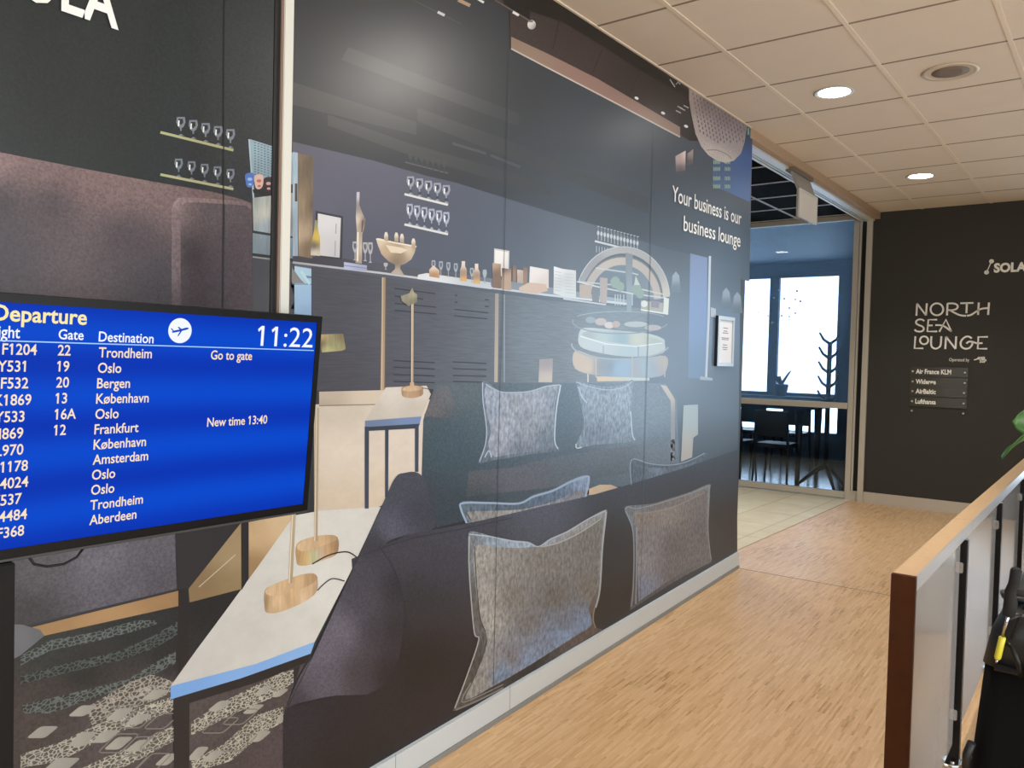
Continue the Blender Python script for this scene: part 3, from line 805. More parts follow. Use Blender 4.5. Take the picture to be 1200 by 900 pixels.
# round buffet counter with the ice basin
P = Print()
P.poly([(674, 411), (700, 418), (745, 421), (780, 417), (780, 436), (768, 442), (735, 444), (700, 440), (674, 432)],
       [(676, 420, '#ad9f90'), (690, 430, '#b3a492'), (702, 430, '#767f88'), (715, 430, '#6f7f8d'), (725, 432, '#7f9bb0'), (738, 432, '#7e99ae'), (745, 432, '#8f8f92'), (757, 430, '#86a0ac'), (765, 430, '#88909a'), (776, 425, '#9f9892')], 4, smooth=True)
buffet = P.build('printed_buffet', 'ink_flat', R, 4)
P = Print()
for a in (698.5, 741, 779): P.strip([(a, 418), (a, 442)], 1.6, '#a59b92')
P.poly([(699, 441), (700, 447), (761, 446), (761, 443)], [(700, 444, '#b9ab93'), (755, 445, '#a9b3b0')], 5).strip([(689, 438), (689, 448)], 1.6, '#b9b5ab')
P.build('counter_trim', 'ink_flat', buffet, 5)
P = Print()
P.poly([(679, 389), (688, 384), (720, 387), (760, 391), (777, 397), (779, 402), (778, 413), (760, 417), (735, 418), (705, 414), (680, 406)], [(690, 390, '#a5aeb1'), (700, 404, '#a3adb1'), (740, 410, '#97a9b0'), (770, 402, '#a4adac'), (745, 395, '#a6aca5')], 4, smooth=True)
P.poly([(682, 391), (700, 387), (745, 391), (774, 399), (772, 404), (745, 404), (710, 400), (690, 396)], [(690, 391, '#8f999c'), (705, 394, '#9aa9ab'), (730, 396, '#7e96a3'), (745, 396, '#adb0a3'), (770, 401, '#96a39d')], 4, smooth=True)
P.strip([(680, 394), (710, 403), (745, 406), (776, 402)], 1.2, '#c4cacb').strip([(707, 405), (707, 414)], 1, '#79878e').strip([(748, 406), (748, 419)], 1.2, '#79878e')
P.build('ice_basin', 'ink_flat', buffet, 6)
P = Print()
P.strip(arc(727, 404, 57, 17, 175, 350), 1.8, '#8a979d').strip(arc(727, 377, 56, 14, 170, 350), 1.4, '#77868e').strip(arc(727, 374, 54, 9, 20, 160), .8, '#8b999f')
P.dot(704, 377, 7, 4.5, '#a39b98', 10).dot(714, 381, 6, 4, '#b5adaa', 10).dot(722, 380, 5, 4, '#a2938e', 10).dot(745, 380, 14, 3.5, '#9aa3a3', 12).dot(765, 384, 10, 3.5, '#9b9799', 12).dot(692, 375, 6, 4, '#7f8e96', 10)
P.build('glass_rim', 'ink_flat', buffet, 7)
# tall dividers, lit niches and door at the far end
P = Print()
P.poly([(809, 297), (829, 302), (828, 444), (806, 443)], [(818, 310, '#7484a4'), (818, 370, '#6f88ad'), (818, 440, '#66809a')], 10)
P.strip([(832, 300), (830.5, 371), (827.5, 443)], 2.6, '#b6bfc6').poly([(821, 441), (835, 443), (835, 446), (820, 445)], '#9aa6ae').poly([(833, 360), (839, 362), (839, 372), (833, 371)], '#a8b0b6')
P.build('doorway_print', 'ink_flat', R, 3)
for x, y in ((792, 321), (851, 340), (864, 345)):
    P = Print(); P.poly([(x - 4, y + 2), (x, y - 3), (x + 4, y + 2), (x + 6, y + 22), (x - 6, y + 22)], [(x, y, '#8a96a0'), (x, y + 20, '#5a6874')], 4); P.build('printed_niche_light', 'ink_flat', R, 3)
P = Print()
P.poly([(632, 421), (648, 420), (647, 448), (631, 448)], [(640, 424, '#857f80'), (640, 445, '#a89d94')], 5)
P.build('printed_stool', 'ink_flat', R, 5)
# woven lampshade and departures board at the top right
P = Print()
P.poly([(836, 182), (878, 146), (882, 152), (879, 237), (857, 227), (835, 217.5)], [(845, 200, '#3d5578'), (875, 190, '#34588f'), (870, 225, '#46699b'), (878, 155, '#1f3f5a'), (840, 216, '#4a617f')], 6)
brd = P.build('printed_departure_board', 'ink_flat', R, 3)
P = Print()
for y, k in ((190, 0), (198, 0), (209, 0), (218.5, 0)):
    for x, w in ((836.5, 8), (850, 7)):
        for j in range(int(w / 1.6)): P.strip([(x + j * 1.7, y - x * 0 - 2.4 + (j % 2) * .6), (x + j * 1.7, y + 2.2)], 1.1, '#86a184')
P.strip([(877, 150), (877, 158)], 2, '#7da37f').strip([(880, 152), (880, 158)], 1, '#6d9470')
P.build('green_lettering', 'ink_flat', brd, 4)
P = Print()
P.poly([(807.5, 100.5), (845, 126), (878, 147), (875.5, 147.5), (872.5, 166.7), (868.3, 180), (860, 188.3), (850, 190.8), (840, 188.3), (830, 181.7), (821.7, 171.7), (815, 156.7), (810, 133.3), (807.5, 116.7)],
       [(812, 110, '#a08c84'), (830, 120, '#7f706d'), (850, 138, '#7d7072'), (868, 150, '#897c7e'), (820, 150, '#a89a92'), (840, 160, '#94888a'), (860, 170, '#968c8e'), (832, 176, '#b5a9a1'), (850, 186, '#b3a9a0'), (870, 165, '#a0938f')], 5)
P.build('printed_lampshade', 'ink_mesh', R, 5)
P = Print()
P.strip([(828, 176), (840, 176), (852, 181), (857, 186)], 1.2, '#877b76', smooth=True)
for i in range(15):
    for j in range(9):
        x = 812 + i * 4.2 + j * 1.0; y = 110 + i * 2.6 + j * 5.4
        if y < 168 and x < 872 and inside(x, y, [(809, 103), (876, 148), (868, 178), (825, 172), (812, 140)]): P.strip([(x, y - 1.6), (x + .5, y + 1.6)], .9 + .5 * random.random(), '#5e5252')
P.build('weave_pattern', 'ink_flat', R, 6)
P = Print()
P.poly([(791.5, 183), (803.5, 176.5), (803, 200), (792, 201)], [(796, 184, '#a58f8c'), (803, 180, '#d6c4bb'), (797, 199, '#564f55')], 4); P.build('printed_wall_lamp', 'ink_flat', R, 3)
P = Print(); P.poly([(805.5, 180), (812.5, 174.5), (812, 192), (805, 194)], [(810, 177, '#9a8783'), (807, 192, '#4f4b51')], 4)
P.build('printed_wall_lamp', 'ink_flat', R, 3)
# far pair of sofas
P = Print()
P.poly([(510, 450), (560, 448.5), (780, 449), (793, 470), (797, 566), (700, 572), (512, 618), (494, 560), (496, 492)],
       [(525, 460, '#4c5458'), (505, 500, '#3a464d'), (530, 520, '#374750'), (640, 500, '#485763'), (760, 480, '#6a7986'), (790, 540, '#556470'), (540, 600, '#313d45'), (620, 590, '#3f4a53'), (500, 590, '#343c43')], 11)
sofa_b = P.build('printed_far_sofa', 'ink_fabric', R, 5)
P = Print()
P.poly([(549, 552), (600, 548), (640, 537), (795, 514), (796, 545), (700, 560), (640, 572), (546, 582)], [(555, 560, '#4f5055'), (600, 560, '#565860'), (700, 540, '#5a636c'), (785, 525, '#616d78'), (560, 580, '#3b444b'), (700, 558, '#4a565f')], 9)
P.poly([(497, 487), (511, 455), (525, 451), (532, 470), (528, 490), (500, 488)], [(505, 480, '#5a5455'), (520, 465, '#59585b'), (528, 486, '#4a4c50')], 6)
P.build('seat_print', 'ink_fabric', sofa_b, 6)
P = Print()
P.poly([(774, 451), (781, 452), (791, 468), (791, 541), (786, 541), (786, 470)], [(776, 453, '#b2aaa0'), (788, 500, '#83868c')], 6)
P.build('wooden_edge', 'ink_flat', sofa_b, 6)
P = Print()
P.poly([(801, 475), (818, 474), (818, 509), (812.5, 513), (811, 536), (798, 541)], [(808, 480, '#9aa9ab'), (805, 535, '#a8a59f')], 6)
P.build('printed_pillar', 'ink_flat', R, 6.5)
P = Print(); P.poly([(685, 581), (690, 573), (703, 568), (716, 568), (728, 573), (700, 579)], [(700, 572, '#b8a28a'), (720, 573, '#b29c88')], 5)
P.build('printed_round_table', 'ink_flat', R, 7)
# cushions: velvet face inside a flat flange with light piping
def cushion(outer, face, cols, flange, pipe, lay, label_lines=()):
    P = Print(); P.poly(outer, flange, 6, smooth=True); c = P.build('printed_cushion', 'ink_velvet', R, lay)
    P = Print(); P.poly(face, cols, 5, smooth=True); P.build('velvet_face', 'ink_velvet', c, lay + 1)
    P = Print()
    for pts, w, col in pipe: P.strip(pts, w * .8, col, smooth=True)
    P.build('piping_edge', 'ink_flat', c, lay + 2)
    return c
cushion([(565, 447), (570, 447), (586, 458), (605, 458.5), (622, 457), (640, 451.5), (657, 450), (656, 466), (652, 485), (650, 518), (656, 526), (652, 529), (630, 531), (600, 536), (575, 540), (562, 543), (562, 537), (569, 520), (571, 505), (567, 480), (566, 460)],
        [(569, 452), (586, 460), (605, 461), (622, 459.5), (640, 454), (654, 453), (650, 475), (648, 515), (640, 527), (600, 532), (578, 535), (572, 520), (575, 505), (570, 480)],
        [(580, 465, '#8a909c'), (600, 475, '#888b93'), (630, 468, '#848993'), (645, 470, '#757d88'), (590, 500, '#8e929c'), (620, 500, '#7b8088'), (640, 515, '#5f6a76'), (580, 525, '#868a94'), (610, 528, '#666f7a'), (575, 480, '#7f8794')],
        '#5c6671', [([(565.5, 448), (566, 470), (570, 500), (569, 520), (562, 541)], 1.4, '#a3aebb'), ([(569, 450), (586, 459), (605, 460), (622, 458.5), (640, 453), (656, 451)], 1.6, '#99a3af'), ([(657, 451), (652, 480), (650, 515), (654, 526)], 1.8, '#a9b4c0'), ([(568, 536), (573, 528), (576, 536)], 1.4, '#a9b4c0')], 7)
cushion([(675, 447), (690, 450), (712, 453), (730, 450), (742, 445.5), (742, 460), (740, 485), (742, 508), (745, 515), (735, 518), (700, 521), (675, 525), (678, 515), (684, 500), (683, 485), (678, 460)],
        [(678, 452), (695, 456), (715, 457), (738, 450), (738, 485), (738, 510), (700, 517), (684, 518), (688, 495), (686, 475)],
        [(690, 460, '#7c8996'), (715, 480, '#77838f'), (730, 465, '#818e9b'), (700, 510, '#65727f'), (735, 500, '#74828f')],
        '#6f7d8a', [([(676, 448), (690, 453), (712, 457), (730, 454), (741, 447)], 1.4, '#94a3b0'), ([(678, 453), (682, 465), (688, 472)], 1.6, '#9dabb7'), ([(739, 482), (741, 508), (744, 516)], 1.6, '#aab7c2'), ([(675, 520), (676, 525), (682, 524)], 1.5, '#b4c0c9')], 7)
cushion([(539, 594), (541, 588.5), (548, 587), (575, 588.5), (608, 588.5), (625, 580), (648, 573), (668, 563), (685, 557), (691, 560), (690, 570), (685, 585), (640, 594), (600, 603), (552, 615)],
        [(547, 601), (560, 599), (610, 597), (650, 587), (680, 574), (682, 584), (640, 592), (600, 602), (554, 612)],
        [(555, 605, '#7f7d7b'), (600, 599, '#8b8a86'), (640, 588, '#86868a'), (675, 580, '#74757d')],
        [(545, 592, '#56646f'), (600, 592, '#4f5d6c'), (650, 578, '#56667a'), (688, 565, '#7b8ca3')], [([(547, 613), (540, 596), (543, 589.5), (575, 589.5), (608, 590), (625, 582), (648, 575), (668, 565), (687, 558.5), (690, 562), (686, 583)], 3.0, '#8d9fb2'), ([(552, 610), (546, 600)], 1.8, '#4a5763')], 7)
cushion([(739, 538), (748, 541), (762, 543), (785, 544), (805, 540), (826, 530.5), (828, 534), (815, 548), (780, 562), (742, 571)],
        [(744, 545), (762, 548), (785, 548), (805, 544), (818, 540), (800, 552), (770, 562), (745, 567)],
        [(750, 552, '#4d5a67'), (785, 552, '#4f5d6b'), (810, 545, '#5a6876'), (770, 548, '#6c7a89')],
        '#4d5a66', [([(740, 569), (740, 539), (762, 543.5), (785, 545), (805, 541), (826, 531)], 1.3, '#8b9aa8')], 7)
# near sofa
P = Print()
P.poly([(412, 655), (480, 626), (550, 613), (620, 597), (687, 582), (740, 567), (800, 549), (864, 527), (864, 652), (700, 742), (428, 903), (395, 903), (420, 800)],
       [(480, 640, '#3b3b43'), (500, 700, '#2c2d33'), (540, 630, '#3e404a'), (640, 600, '#4b505c'), (740, 575, '#363d47'), (850, 545, '#343b45'), (850, 620, '#1e2023'), (720, 640, '#22252a'), (720, 700, '#1e1f20'), (500, 780, '#201f21'), (450, 880, '#1f1e20'), (480, 865, '#272328'), (520, 660, '#373842'), (510, 820, '#262227'), (465, 790, '#201f21')], 12)
sofa = P.build('printed_near_sofa', 'ink_fabric', R, 9)
P = Print()
P.poly([(332, 838), (350, 795), (372, 757), (410, 672), (447, 594), (463, 560), (475, 554), (488, 553.5), (497, 562), (504, 588), (510, 618), (480, 626), (450, 640), (468, 680), (473, 720), (468, 768), (455, 802), (430, 815), (395, 815), (360, 822), (338, 832)],
       [(470, 570, '#40424b'), (490, 600, '#393a44'), (460, 620, '#50515e'), (440, 640, '#35353c'), (415, 670, '#414048'), (425, 700, '#43414a'), (400, 740, '#625d68'), (380, 765, '#5d5964'), (440, 740, '#37363f'), (462, 740, '#29292f'), (466, 690, '#2b2b33'), (420, 790, '#3b383f'), (455, 790, '#252429'), (385, 800, '#55515b'), (345, 828, '#3b383f')], 7, smooth=True)
P.build('armrest', 'ink_fabric', sofa, 10)
P = Print()
P.poly([(332, 838), (345, 828), (370, 820), (395, 815), (430, 814), (455, 801), (468, 770), (474, 800), (474, 872), (428, 903), (332, 903)], [(345, 850, '#26262d'), (400, 850, '#222228'), (460, 815, '#242327'), (400, 895, '#1f1f21')], 9)
P.build('arm_front', 'ink_fabric', sofa, 11)
P = Print()
P.strip([(334, 834), (350, 825), (395, 815.5)], 1.4, '#1f1f24', smooth=True).strip([(420, 652), (480, 632), (550, 618), (600, 607)], 1.0, '#2d2d34', smooth=True).strip([(444, 640), (462, 668), (474, 710), (476, 760)], 1.4, '#2a2930', smooth=True).strip([(333, 838), (372, 757), (447, 594)], 1.0, '#2c2c32')
P.build('sofa_seam', 'ink_flat', sofa, 12)
cushion([(549, 626), (556, 623), (575, 628), (600, 633), (620, 635), (631, 640), (645, 631), (665, 622), (690, 607), (709, 597.5), (711, 603), (708, 630), (704, 670), (702, 692), (698, 710), (696, 722), (698, 735), (706, 738), (690, 747), (640, 778), (600, 800), (560, 820), (533, 833), (533, 826), (546, 795), (561, 752), (555, 740), (552, 700), (549, 650)],
        [(556, 641), (580, 641), (605, 642), (632, 640), (655, 636), (680, 624), (706, 607), (703, 640), (699, 690), (690, 712), (693, 732), (670, 748), (620, 780), (580, 803), (546, 820), (556, 795), (571, 752), (562, 720), (557, 680)],
        [(565, 650, '#93918b'), (600, 650, '#82807c'), (640, 655, '#75736f'), (690, 630, '#6d6c68'), (570, 700, '#96948f'), (600, 700, '#76746f'), (650, 700, '#65635f'), (690, 690, '#6f6d68'), (575, 730, '#9a9a94'), (620, 730, '#716f6f'), (660, 730, '#6b7280'), (685, 735, '#7488a5'), (570, 775, '#8b8a88'), (600, 770, '#79777d'), (640, 755, '#75839a'), (560, 800, '#8b8983'), (590, 790, '#7287a2'), (620, 775, '#7d90ad'), (660, 745, '#7b92b2')],
        [(552, 640, '#6b7076'), (580, 635, '#8594a0'), (610, 640, '#93a3b3'), (680, 620, '#8a8b8c'), (700, 640, '#77797c'), (553, 700, '#5c5b5a'), (540, 815, '#55524f'), (700, 735, '#5c4f4a'), (620, 790, '#2f2b2b'), (580, 812, '#3a3634')],
        [([(550, 628), (549.5, 660), (552, 700), (556, 742), (561, 750), (548, 790), (533, 830)], 1.8, '#a3a29d'), ([(556, 640), (559, 690), (563, 725), (569, 740)], 1.3, '#3f3c3a'), ([(550, 626), (575, 629), (600, 634), (618, 636), (631, 640.5), (645, 632), (665, 623), (690, 608), (710, 598.5)], 1.6, '#a9b2ba'), ([(634, 641), (655, 636), (680, 624), (704, 608)], 1.8, '#a3a19b'), ([(710.5, 600), (706, 640), (703, 690), (698, 712)], 2.4, '#a3a9ad'), ([(697, 712), (695, 725), (698, 736)], 1.6, '#8d8273'), ([(552, 800), (542, 818), (547, 822), (590, 802)], 1.4, '#8b8781'), ([(534, 832), (560, 821), (590, 806)], 2.4, '#7f7b75')], 13)
cushion([(732, 598), (735, 593), (745, 592), (765, 590), (785, 584), (810, 576), (831, 567.5), (832, 575), (831, 600), (830, 625), (832, 645), (834, 657), (825, 663), (800, 676), (760, 701), (742, 713), (738, 712), (741, 680), (742, 640), (740, 618)],
        [(742, 600), (765, 599), (790, 592), (815, 582), (828, 576), (827, 620), (829, 652), (815, 662), (785, 680), (755, 700), (748, 700), (747, 640), (747, 620)],
        [(755, 605, '#7d756f'), (780, 600, '#837b76'), (815, 590, '#716d6c'), (760, 640, '#77757a'), (790, 640, '#605d60'), (820, 620, '#656366'), (755, 690, '#7b839a'), (790, 670, '#67666a'), (822, 655, '#6b6b6f'), (750, 660, '#85868a')],
        [(738, 598, '#6a727a'), (780, 590, '#6f6b6b'), (830, 575, '#7c7c7e'), (742, 660, '#45464a')],
        [([(733, 597), (736, 594), (745, 596), (765, 592), (785, 586), (810, 578), (831, 569)], 1.2, '#90969c'), ([(733, 599), (741, 618), (743, 650), (742, 690), (740, 711)], 1.4, '#8b95a0'), ([(746, 618), (746, 660), (745, 708)], 1.4, '#9ba0a6'), ([(831, 569), (830, 600), (830, 625), (833, 655)], 1.3, '#8f9398'), ([(744, 602), (765, 600), (790, 594), (826, 577)], 1.6, '#8f857c')], 13)
# side tables and brass lamps
P = Print()
P.poly([(452, 454), (500, 452), (505, 462), (494, 488), (428, 493)], [(460, 458, '#c4bbae'), (495, 456, '#c2b7aa'), (440, 488, '#b7ada0'), (490, 484, '#b5aa9c')], 6)
tb = P.build('printed_small_table', 'ink_stone', R, 6)
P = Print(); P.poly([(428, 493), (494, 488), (492, 496.5), (428, 500.5)], [(430, 496, '#66748f'), (490, 492, '#6a7da0')], 6); P.build('table_edge', 'ink_flat', tb, 7)
P = Print(); P.poly([(428, 500.5), (492, 496.5), (490, 502), (432.5, 505)], '#2f353f')
for x0, x1, y0, y1 in ((427.5, 432.5, 500, 596), (451.3, 455.4, 503, 583), (486.3, 490.8, 498, 553)): P.poly([(x0, y0), (x1, y0), (x1 - .4, y1), (x0, y1)], [(x0, y0, '#333a47'), (x0, y1, '#3a4150')], 8)
P.build('leg_frame', 'ink_flat', tb, 7)
P = Print()
P.poly([(200, 804), (230, 762), (262, 719), (300, 667), (345, 604), (378, 598), (447, 594), (410, 672), (369, 752), (300, 778)],
       [(360, 610, '#c6c2b8'), (430, 600, '#c4c0b8'), (400, 640, '#c5c2ba'), (300, 700, '#bdb9b1'), (290, 740, '#b9b5ad'), (360, 740, '#c2bfb6'), (220, 795, '#b8b4ad'), (320, 770, '#bfbcb4'), (380, 690, '#c9c6be')], 9)
tb = P.build('printed_long_table', 'ink_stone', R, 7)
P = Print(); P.poly([(200, 804), (300, 778), (369, 752), (364, 766), (282, 795), (200, 819.5)], [(205, 812, '#6f99cc'), (300, 786, '#79a0d0'), (360, 762, '#7fa6d4')], 7); P.build('table_edge', 'ink_flat', tb, 8)
P = Print(); P.poly([(203, 819), (282, 795), (364, 766), (358, 777), (300, 800), (222, 824), (222, 905), (204, 905)], '#232122').poly([(344, 783), (352, 780), (346, 800), (344, 802)], '#26262a')
P.build('leg_frame', 'ink_flat', tb, 8)
GOLD = lambda x0, x1, y: [(x0, y, '#8f7658'), (x0 + (x1 - x0) * .25, y, '#cdae88'), (x0 + (x1 - x0) * .5, y, '#b3946f'), (x0 + (x1 - x0) * .75, y, '#d2b592'), (x1, y, '#a28463')]
def brass_lamp(pole, pw, side, top, sidecols, head=None):
    P = Print(); P.poly(side, sidecols, 3, smooth=True); L = P.build('printed_brass_lamp', 'ink_metal', R, 9)
    P = Print(); P.poly(top, [(top[0][0], top[0][1], '#c4a682'), (top[len(top) // 2][0], top[len(top) // 2][1], '#a58866'), (sum(p[0] for p in top) / len(top), sum(p[1] for p in top) / len(top), '#bfa07a')], 4, smooth=True)
    P.build('base_top', 'ink_metal', L, 10)
    P = Print(); P.strip(pole, pw, [(pole[0][0], pole[0][1], '#a89a80'), (pole[1][0], pole[1][1], '#a08b70')]); P.strip([(pole[0][0] - pw * .28, pole[0][1]), (pole[1][0] - pw * .28, pole[1][1])], pw * .25, '#d6c6ab')
    P.strip([(pole[1][0] - .2, pole[1][1] - 7), (pole[1][0], pole[1][1])], pw * 1.7, '#b89a78')
    P.build('pole', 'ink_flat', L, 11)
    if head:
        P = Print(); P.poly(head[0], head[1], 3); P.build('lamp_head', 'ink_metal', L, 12)
    return L
brass_lamp([(344.3, 600), (340, 690)], 5, [(310, 693), (318, 686), (338, 678), (355, 673), (368, 672), (372, 678), (371.5, 692), (362, 702), (345, 711), (325, 718), (313, 718), (310, 712)],
           [(311, 693), (318, 686), (338, 678), (355, 673), (368, 672.5), (372, 678), (364, 685), (350, 691), (330, 697), (316, 698)], GOLD(310, 372, 705))
brass_lamp([(372, 478), (370, 641)], 4.2, [(346.5, 642), (352, 634), (372, 628), (390, 627), (396, 631), (397, 640), (394, 650), (380, 656), (360, 662.5), (349, 662), (347, 655)],
           [(348, 641), (354, 634), (372, 628), (390, 627.5), (396, 631), (385, 637), (368, 643), (354, 646)], [(348, 652, '#a28058'), (360, 652, '#c0a06c'), (368, 652, '#a9b08c'), (376, 650, '#b79c84'), (385, 646, '#ae8c66'), (395, 642, '#8d6f50')],
           ([(374, 392), (402, 391), (404.5, 404), (405, 409), (401, 411), (377, 413)], [(380, 395, '#a8916a'), (390, 402, '#8b8a62'), (400, 394, '#77684c'), (384, 410, '#b0a878'), (376, 402, '#5e5340')]))
brass_lamp([(483.4, 352), (483, 455)], 2.8, [(470.5, 456), (472, 453.5), (483, 451.5), (495, 453), (495.8, 457), (495, 463), (484, 466.5), (472, 464.5)],
           [(471.5, 456), (476, 453.3), (483, 452.2), (494, 453.3), (494.5, 456), (484, 458.5), (474, 458)], [(472, 460, '#98785a'), (478, 462, '#b3936f'), (486, 462, '#a58565'), (494, 460, '#8f7158')],
           ([(469.5, 347), (480, 343.5), (481.5, 340), (483.3, 337), (485, 342.5), (488.7, 345), (488.7, 354), (482, 357), (479, 359), (475, 355.5), (471, 353)], [(475, 348, '#857f69'), (484, 346, '#a59a7c'), (487, 351, '#6a6453'), (479, 354, '#76705c')]))
P = Print()
P.strip([(372, 692), (380, 684), (390, 678), (404, 681)], 1.3, '#24211f', smooth=True).strip([(366, 661), (380, 653), (394, 648), (408, 647), (418, 653)], 1.5, '#24211f', smooth=True).strip([(495, 455), (502, 456), (506, 463)], .9, '#3a3634', smooth=True)
P.build('cable_print', 'ink_flat', R, 12)
P = Print()
P.strip([(596.5, 57), (590, 344), (586, 450), (578, 812)], .45, '#2b2f33').strip([(767, 145), (760, 380), (750, 705)], .5, '#4d565d')
P.build('sheet_seam', 'ink_flat', R, 19)
# the slogan
up = Vector((0, 0, 1)); along = Vector((1, 0, 0)); LY = WALL_Y - .0030
def slogan(s, l, r, ytop_r):
    a = on_y(*l, LY); b = on_y(*r, LY)
    d = (b - a); d.y = 0
    capm = (on_y(l[0], ytop_r, LY).z - a.z)
    o = text_obj('slogan_lettering', s, a, d.normalized(), up, capm, d.length, 'letter_print', R, bold=.006, ndir=(0, -1, 0))
    return o
slogan('Your business is our', (787.5, 235), (868.5, 263.5), 217)
slogan('business lounge', (801, 270), (867.5, 289.5), 252.5)

# ---- near end of the sheet, left of the pole
L = R
P = Print()
P.poly([(-60, -60), (343, -60), (343, 330), (-60, 330)], [(0, 50, '#1d2323'), (150, 60, '#1e2424'), (300, 60, '#2a3031'), (100, 150, '#1a201f'), (280, 150, '#252a2b'), (290, 230, '#26282d'), (120, 200, '#191f1e')], 26)
P.build('printed_dark_wall', 'ink_fabric', L, 1)
P = Print()
P.poly([(-60, 166), (0, 178.5), (100, 198), (180, 213), (250, 225), (281, 233), (295, 238), (297, 600), (200, 640), (-60, 680)], [(100, 500, '#2f292d'), (0, 184, '#806865'), (50, 193, '#735d5a'), (100, 203, '#715a57'), (150, 212, '#735d5a'), (190, 221, '#705b58'), (60, 240, '#45393c'), (150, 280, '#43383c'), (0, 240, '#3a3236'), (0, 300, '#3a3236'), (180, 330, '#3a3337')], 12)
sf = P.build('printed_high_sofa', 'ink_fabric', L, 2)
P = Print()
P.poly([(201, 366), (201, 246), (203, 238), (209, 232), (216, 231), (240, 232.5), (290, 236.5), (294.5, 241), (295, 366)], [(204, 240, '#705f5d'), (212, 234, '#6a5a58'), (206, 300, '#4c4143'), (222, 300, '#372f33'), (250, 240, '#54484b'), (270, 300, '#463b40'), (240, 330, '#3d3439'), (292, 290, '#4a4045')], 7)
P.build('side_wing', 'ink_fabric', sf, 3)
P = Print(); P.poly([(201, 366), (201, 246), (203, 238), (209, 232), (216, 231), (240, 232.5), (290, 236.5), (294.5, 241), (294.5, 246), (289, 241), (240, 237.5), (218, 237), (213, 242), (211.5, 260), (212, 366)], [(203, 240, '#8a7573'), (230, 233, '#836d6b'), (290, 238, '#6d5a5b'), (206, 300, '#665556'), (210, 250, '#6a5858'), (206, 360, '#554849')], 5)
P.strip([(263, 240), (262, 366)], 1.6, '#352d32')
P.build('wing_edge', 'ink_fabric', sf, 4)
P = Print(); P.poly([(296, 298), (345, 307), (345, 600), (296, 600)], [(300, 310, '#3f3f43'), (320, 350, '#47474a')], 9); P.build('printed_counter_front', 'ink_flat', L, 2)
shelf((188, 155), (273.5, 176), 3.0, '#a9a578', 5, 22, .28, L, 3, '#777b82', '#24282a', 11)
shelf((188, 204.5), (273.5, 221.5), 3.0, '#a7a37a', 5, 21, .25, L, 3, '#6f747c', '#24282a', 10)
P = Print()
P.poly([(291, 163), (295, 164), (298, 232), (296, 232)], '#9fb0b8').poly([(293, 163), (343, 179), (343, 216), (296, 207)], [(300, 170, '#8ba1a8'), (320, 200, '#7d9199')], 6)
P.poly([(296, 232), (343, 226), (343, 277), (297, 272)], [(300, 240, '#979c94'), (310, 250, '#b0ada0'), (310, 268, '#8b949a'), (325, 260, '#5f676c')], 5)
P.poly([(296, 273), (343, 279), (343, 303), (296, 298)], [(300, 280, '#78858a'), (320, 295, '#6b777d')], 6).poly([(296, 270), (327, 275), (327, 278), (296, 273)], '#2b2c2e').strip([(296, 301), (327, 305)], 1.6, '#8e8c8c').strip([(296, 298), (327, 302)], 3, '#26282b')
mc = P.build('printed_drinks_machine', 'ink_metal', L, 4)
P = Print()
for j in range(13):
    for i in range(8):
        x = 298 + i * 3.8; y = 167 + j * 3.1 + i * 1.2
        if y < 205 + i * .5: P.strip([(x, y), (x + 1.9, y + .5)], 1.1, '#4b5b62')
P.dot(322.5, 198, 2.2, 2.8, '#15181a', 10)
P.build('hole_pattern', 'ink_flat', mc, 5)
P = Print()
P.poly([(296, 222), (327, 224), (327, 230), (312, 229), (297, 226)], '#1e1b1c')
for x, y, c, d in ((292.8, 211, '#4a6aa8', '#8fa8d4'), (303.5, 213, '#c9a698', '#b0644e'), (314.5, 216, '#2d2024', '#b78a86'), (324, 218, '#2d2024', '#a56a60')):
    P.poly([(x - 5, y - 7), (x + 4, y - 8), (x + 5, y + 2), (x + 2, y + 8), (x - 3, y + 8), (x - 5, y + 2)], c, smooth=True).dot(x, y - 1, 3, 2, d, 8).dot(x + .3, y + 5, 2.2, 1.5, d, 8)
P.build('badge_pattern', 'ink_flat', mc, 6)
# lower part: seat front, wooden plinth, table legs and patterned carpet
P = Print()
P.poly([(-40, 670), (0, 660), (205, 626), (207, 690), (30, 733), (-40, 745)], [(40, 670, '#565155'), (120, 650, '#67636a'), (190, 640, '#5b575d'), (40, 720, '#3a383b'), (150, 690, '#57535a'), (190, 685, '#4e4a50')], 10)
sl = P.build('printed_sofa_seat', 'ink_fabric', L, 4)
P = Print(); P.poly([(205, 624), (284, 608), (255, 654), (222, 690), (209, 692)], '#2a2729'); P.build('printed_shadow_gap', 'ink_flat', L, 5)
P = Print(); P.poly([(38, 735), (210, 692), (210, 710), (52, 745)], [(50, 740, '#9b7850'), (130, 720, '#a38058'), (205, 700, '#91704c')], 7)
P.poly([(221, 690), (283, 612), (284, 690), (222, 706)], [(240, 690, '#7d6648'), (275, 650, '#96805f'), (270, 685, '#84704f')], 7).poly([(291, 612), (347, 601), (294, 676), (290, 680)], [(300, 625, '#b89a74'), (330, 610, '#c2a885'), (296, 665, '#8f7350')], 7)
P.strip([(233, 688), (276, 650)], 1.0, '#b8aa90')
P.build('floor_plank_print', 'ink_stone', L, 6)
P = Print()
P.poly([(-40, 748), (52, 745), (210, 710), (222, 706), (284, 690), (262, 719), (200, 804), (204, 905), (-40, 905)],
       [(60, 760, '#262b29'), (150, 740, '#1f2424'), (100, 790, '#1d2120'), (200, 760, '#1f2223'), (240, 710, '#1b1d1e'), (40, 850, '#443b38'), (120, 850, '#4c4443'), (180, 830, '#4d4546'), (120, 890, '#4c4343'), (190, 890, '#473f40'), (60, 820, '#352f2e'), (120, 820, '#342f2f')], 8)
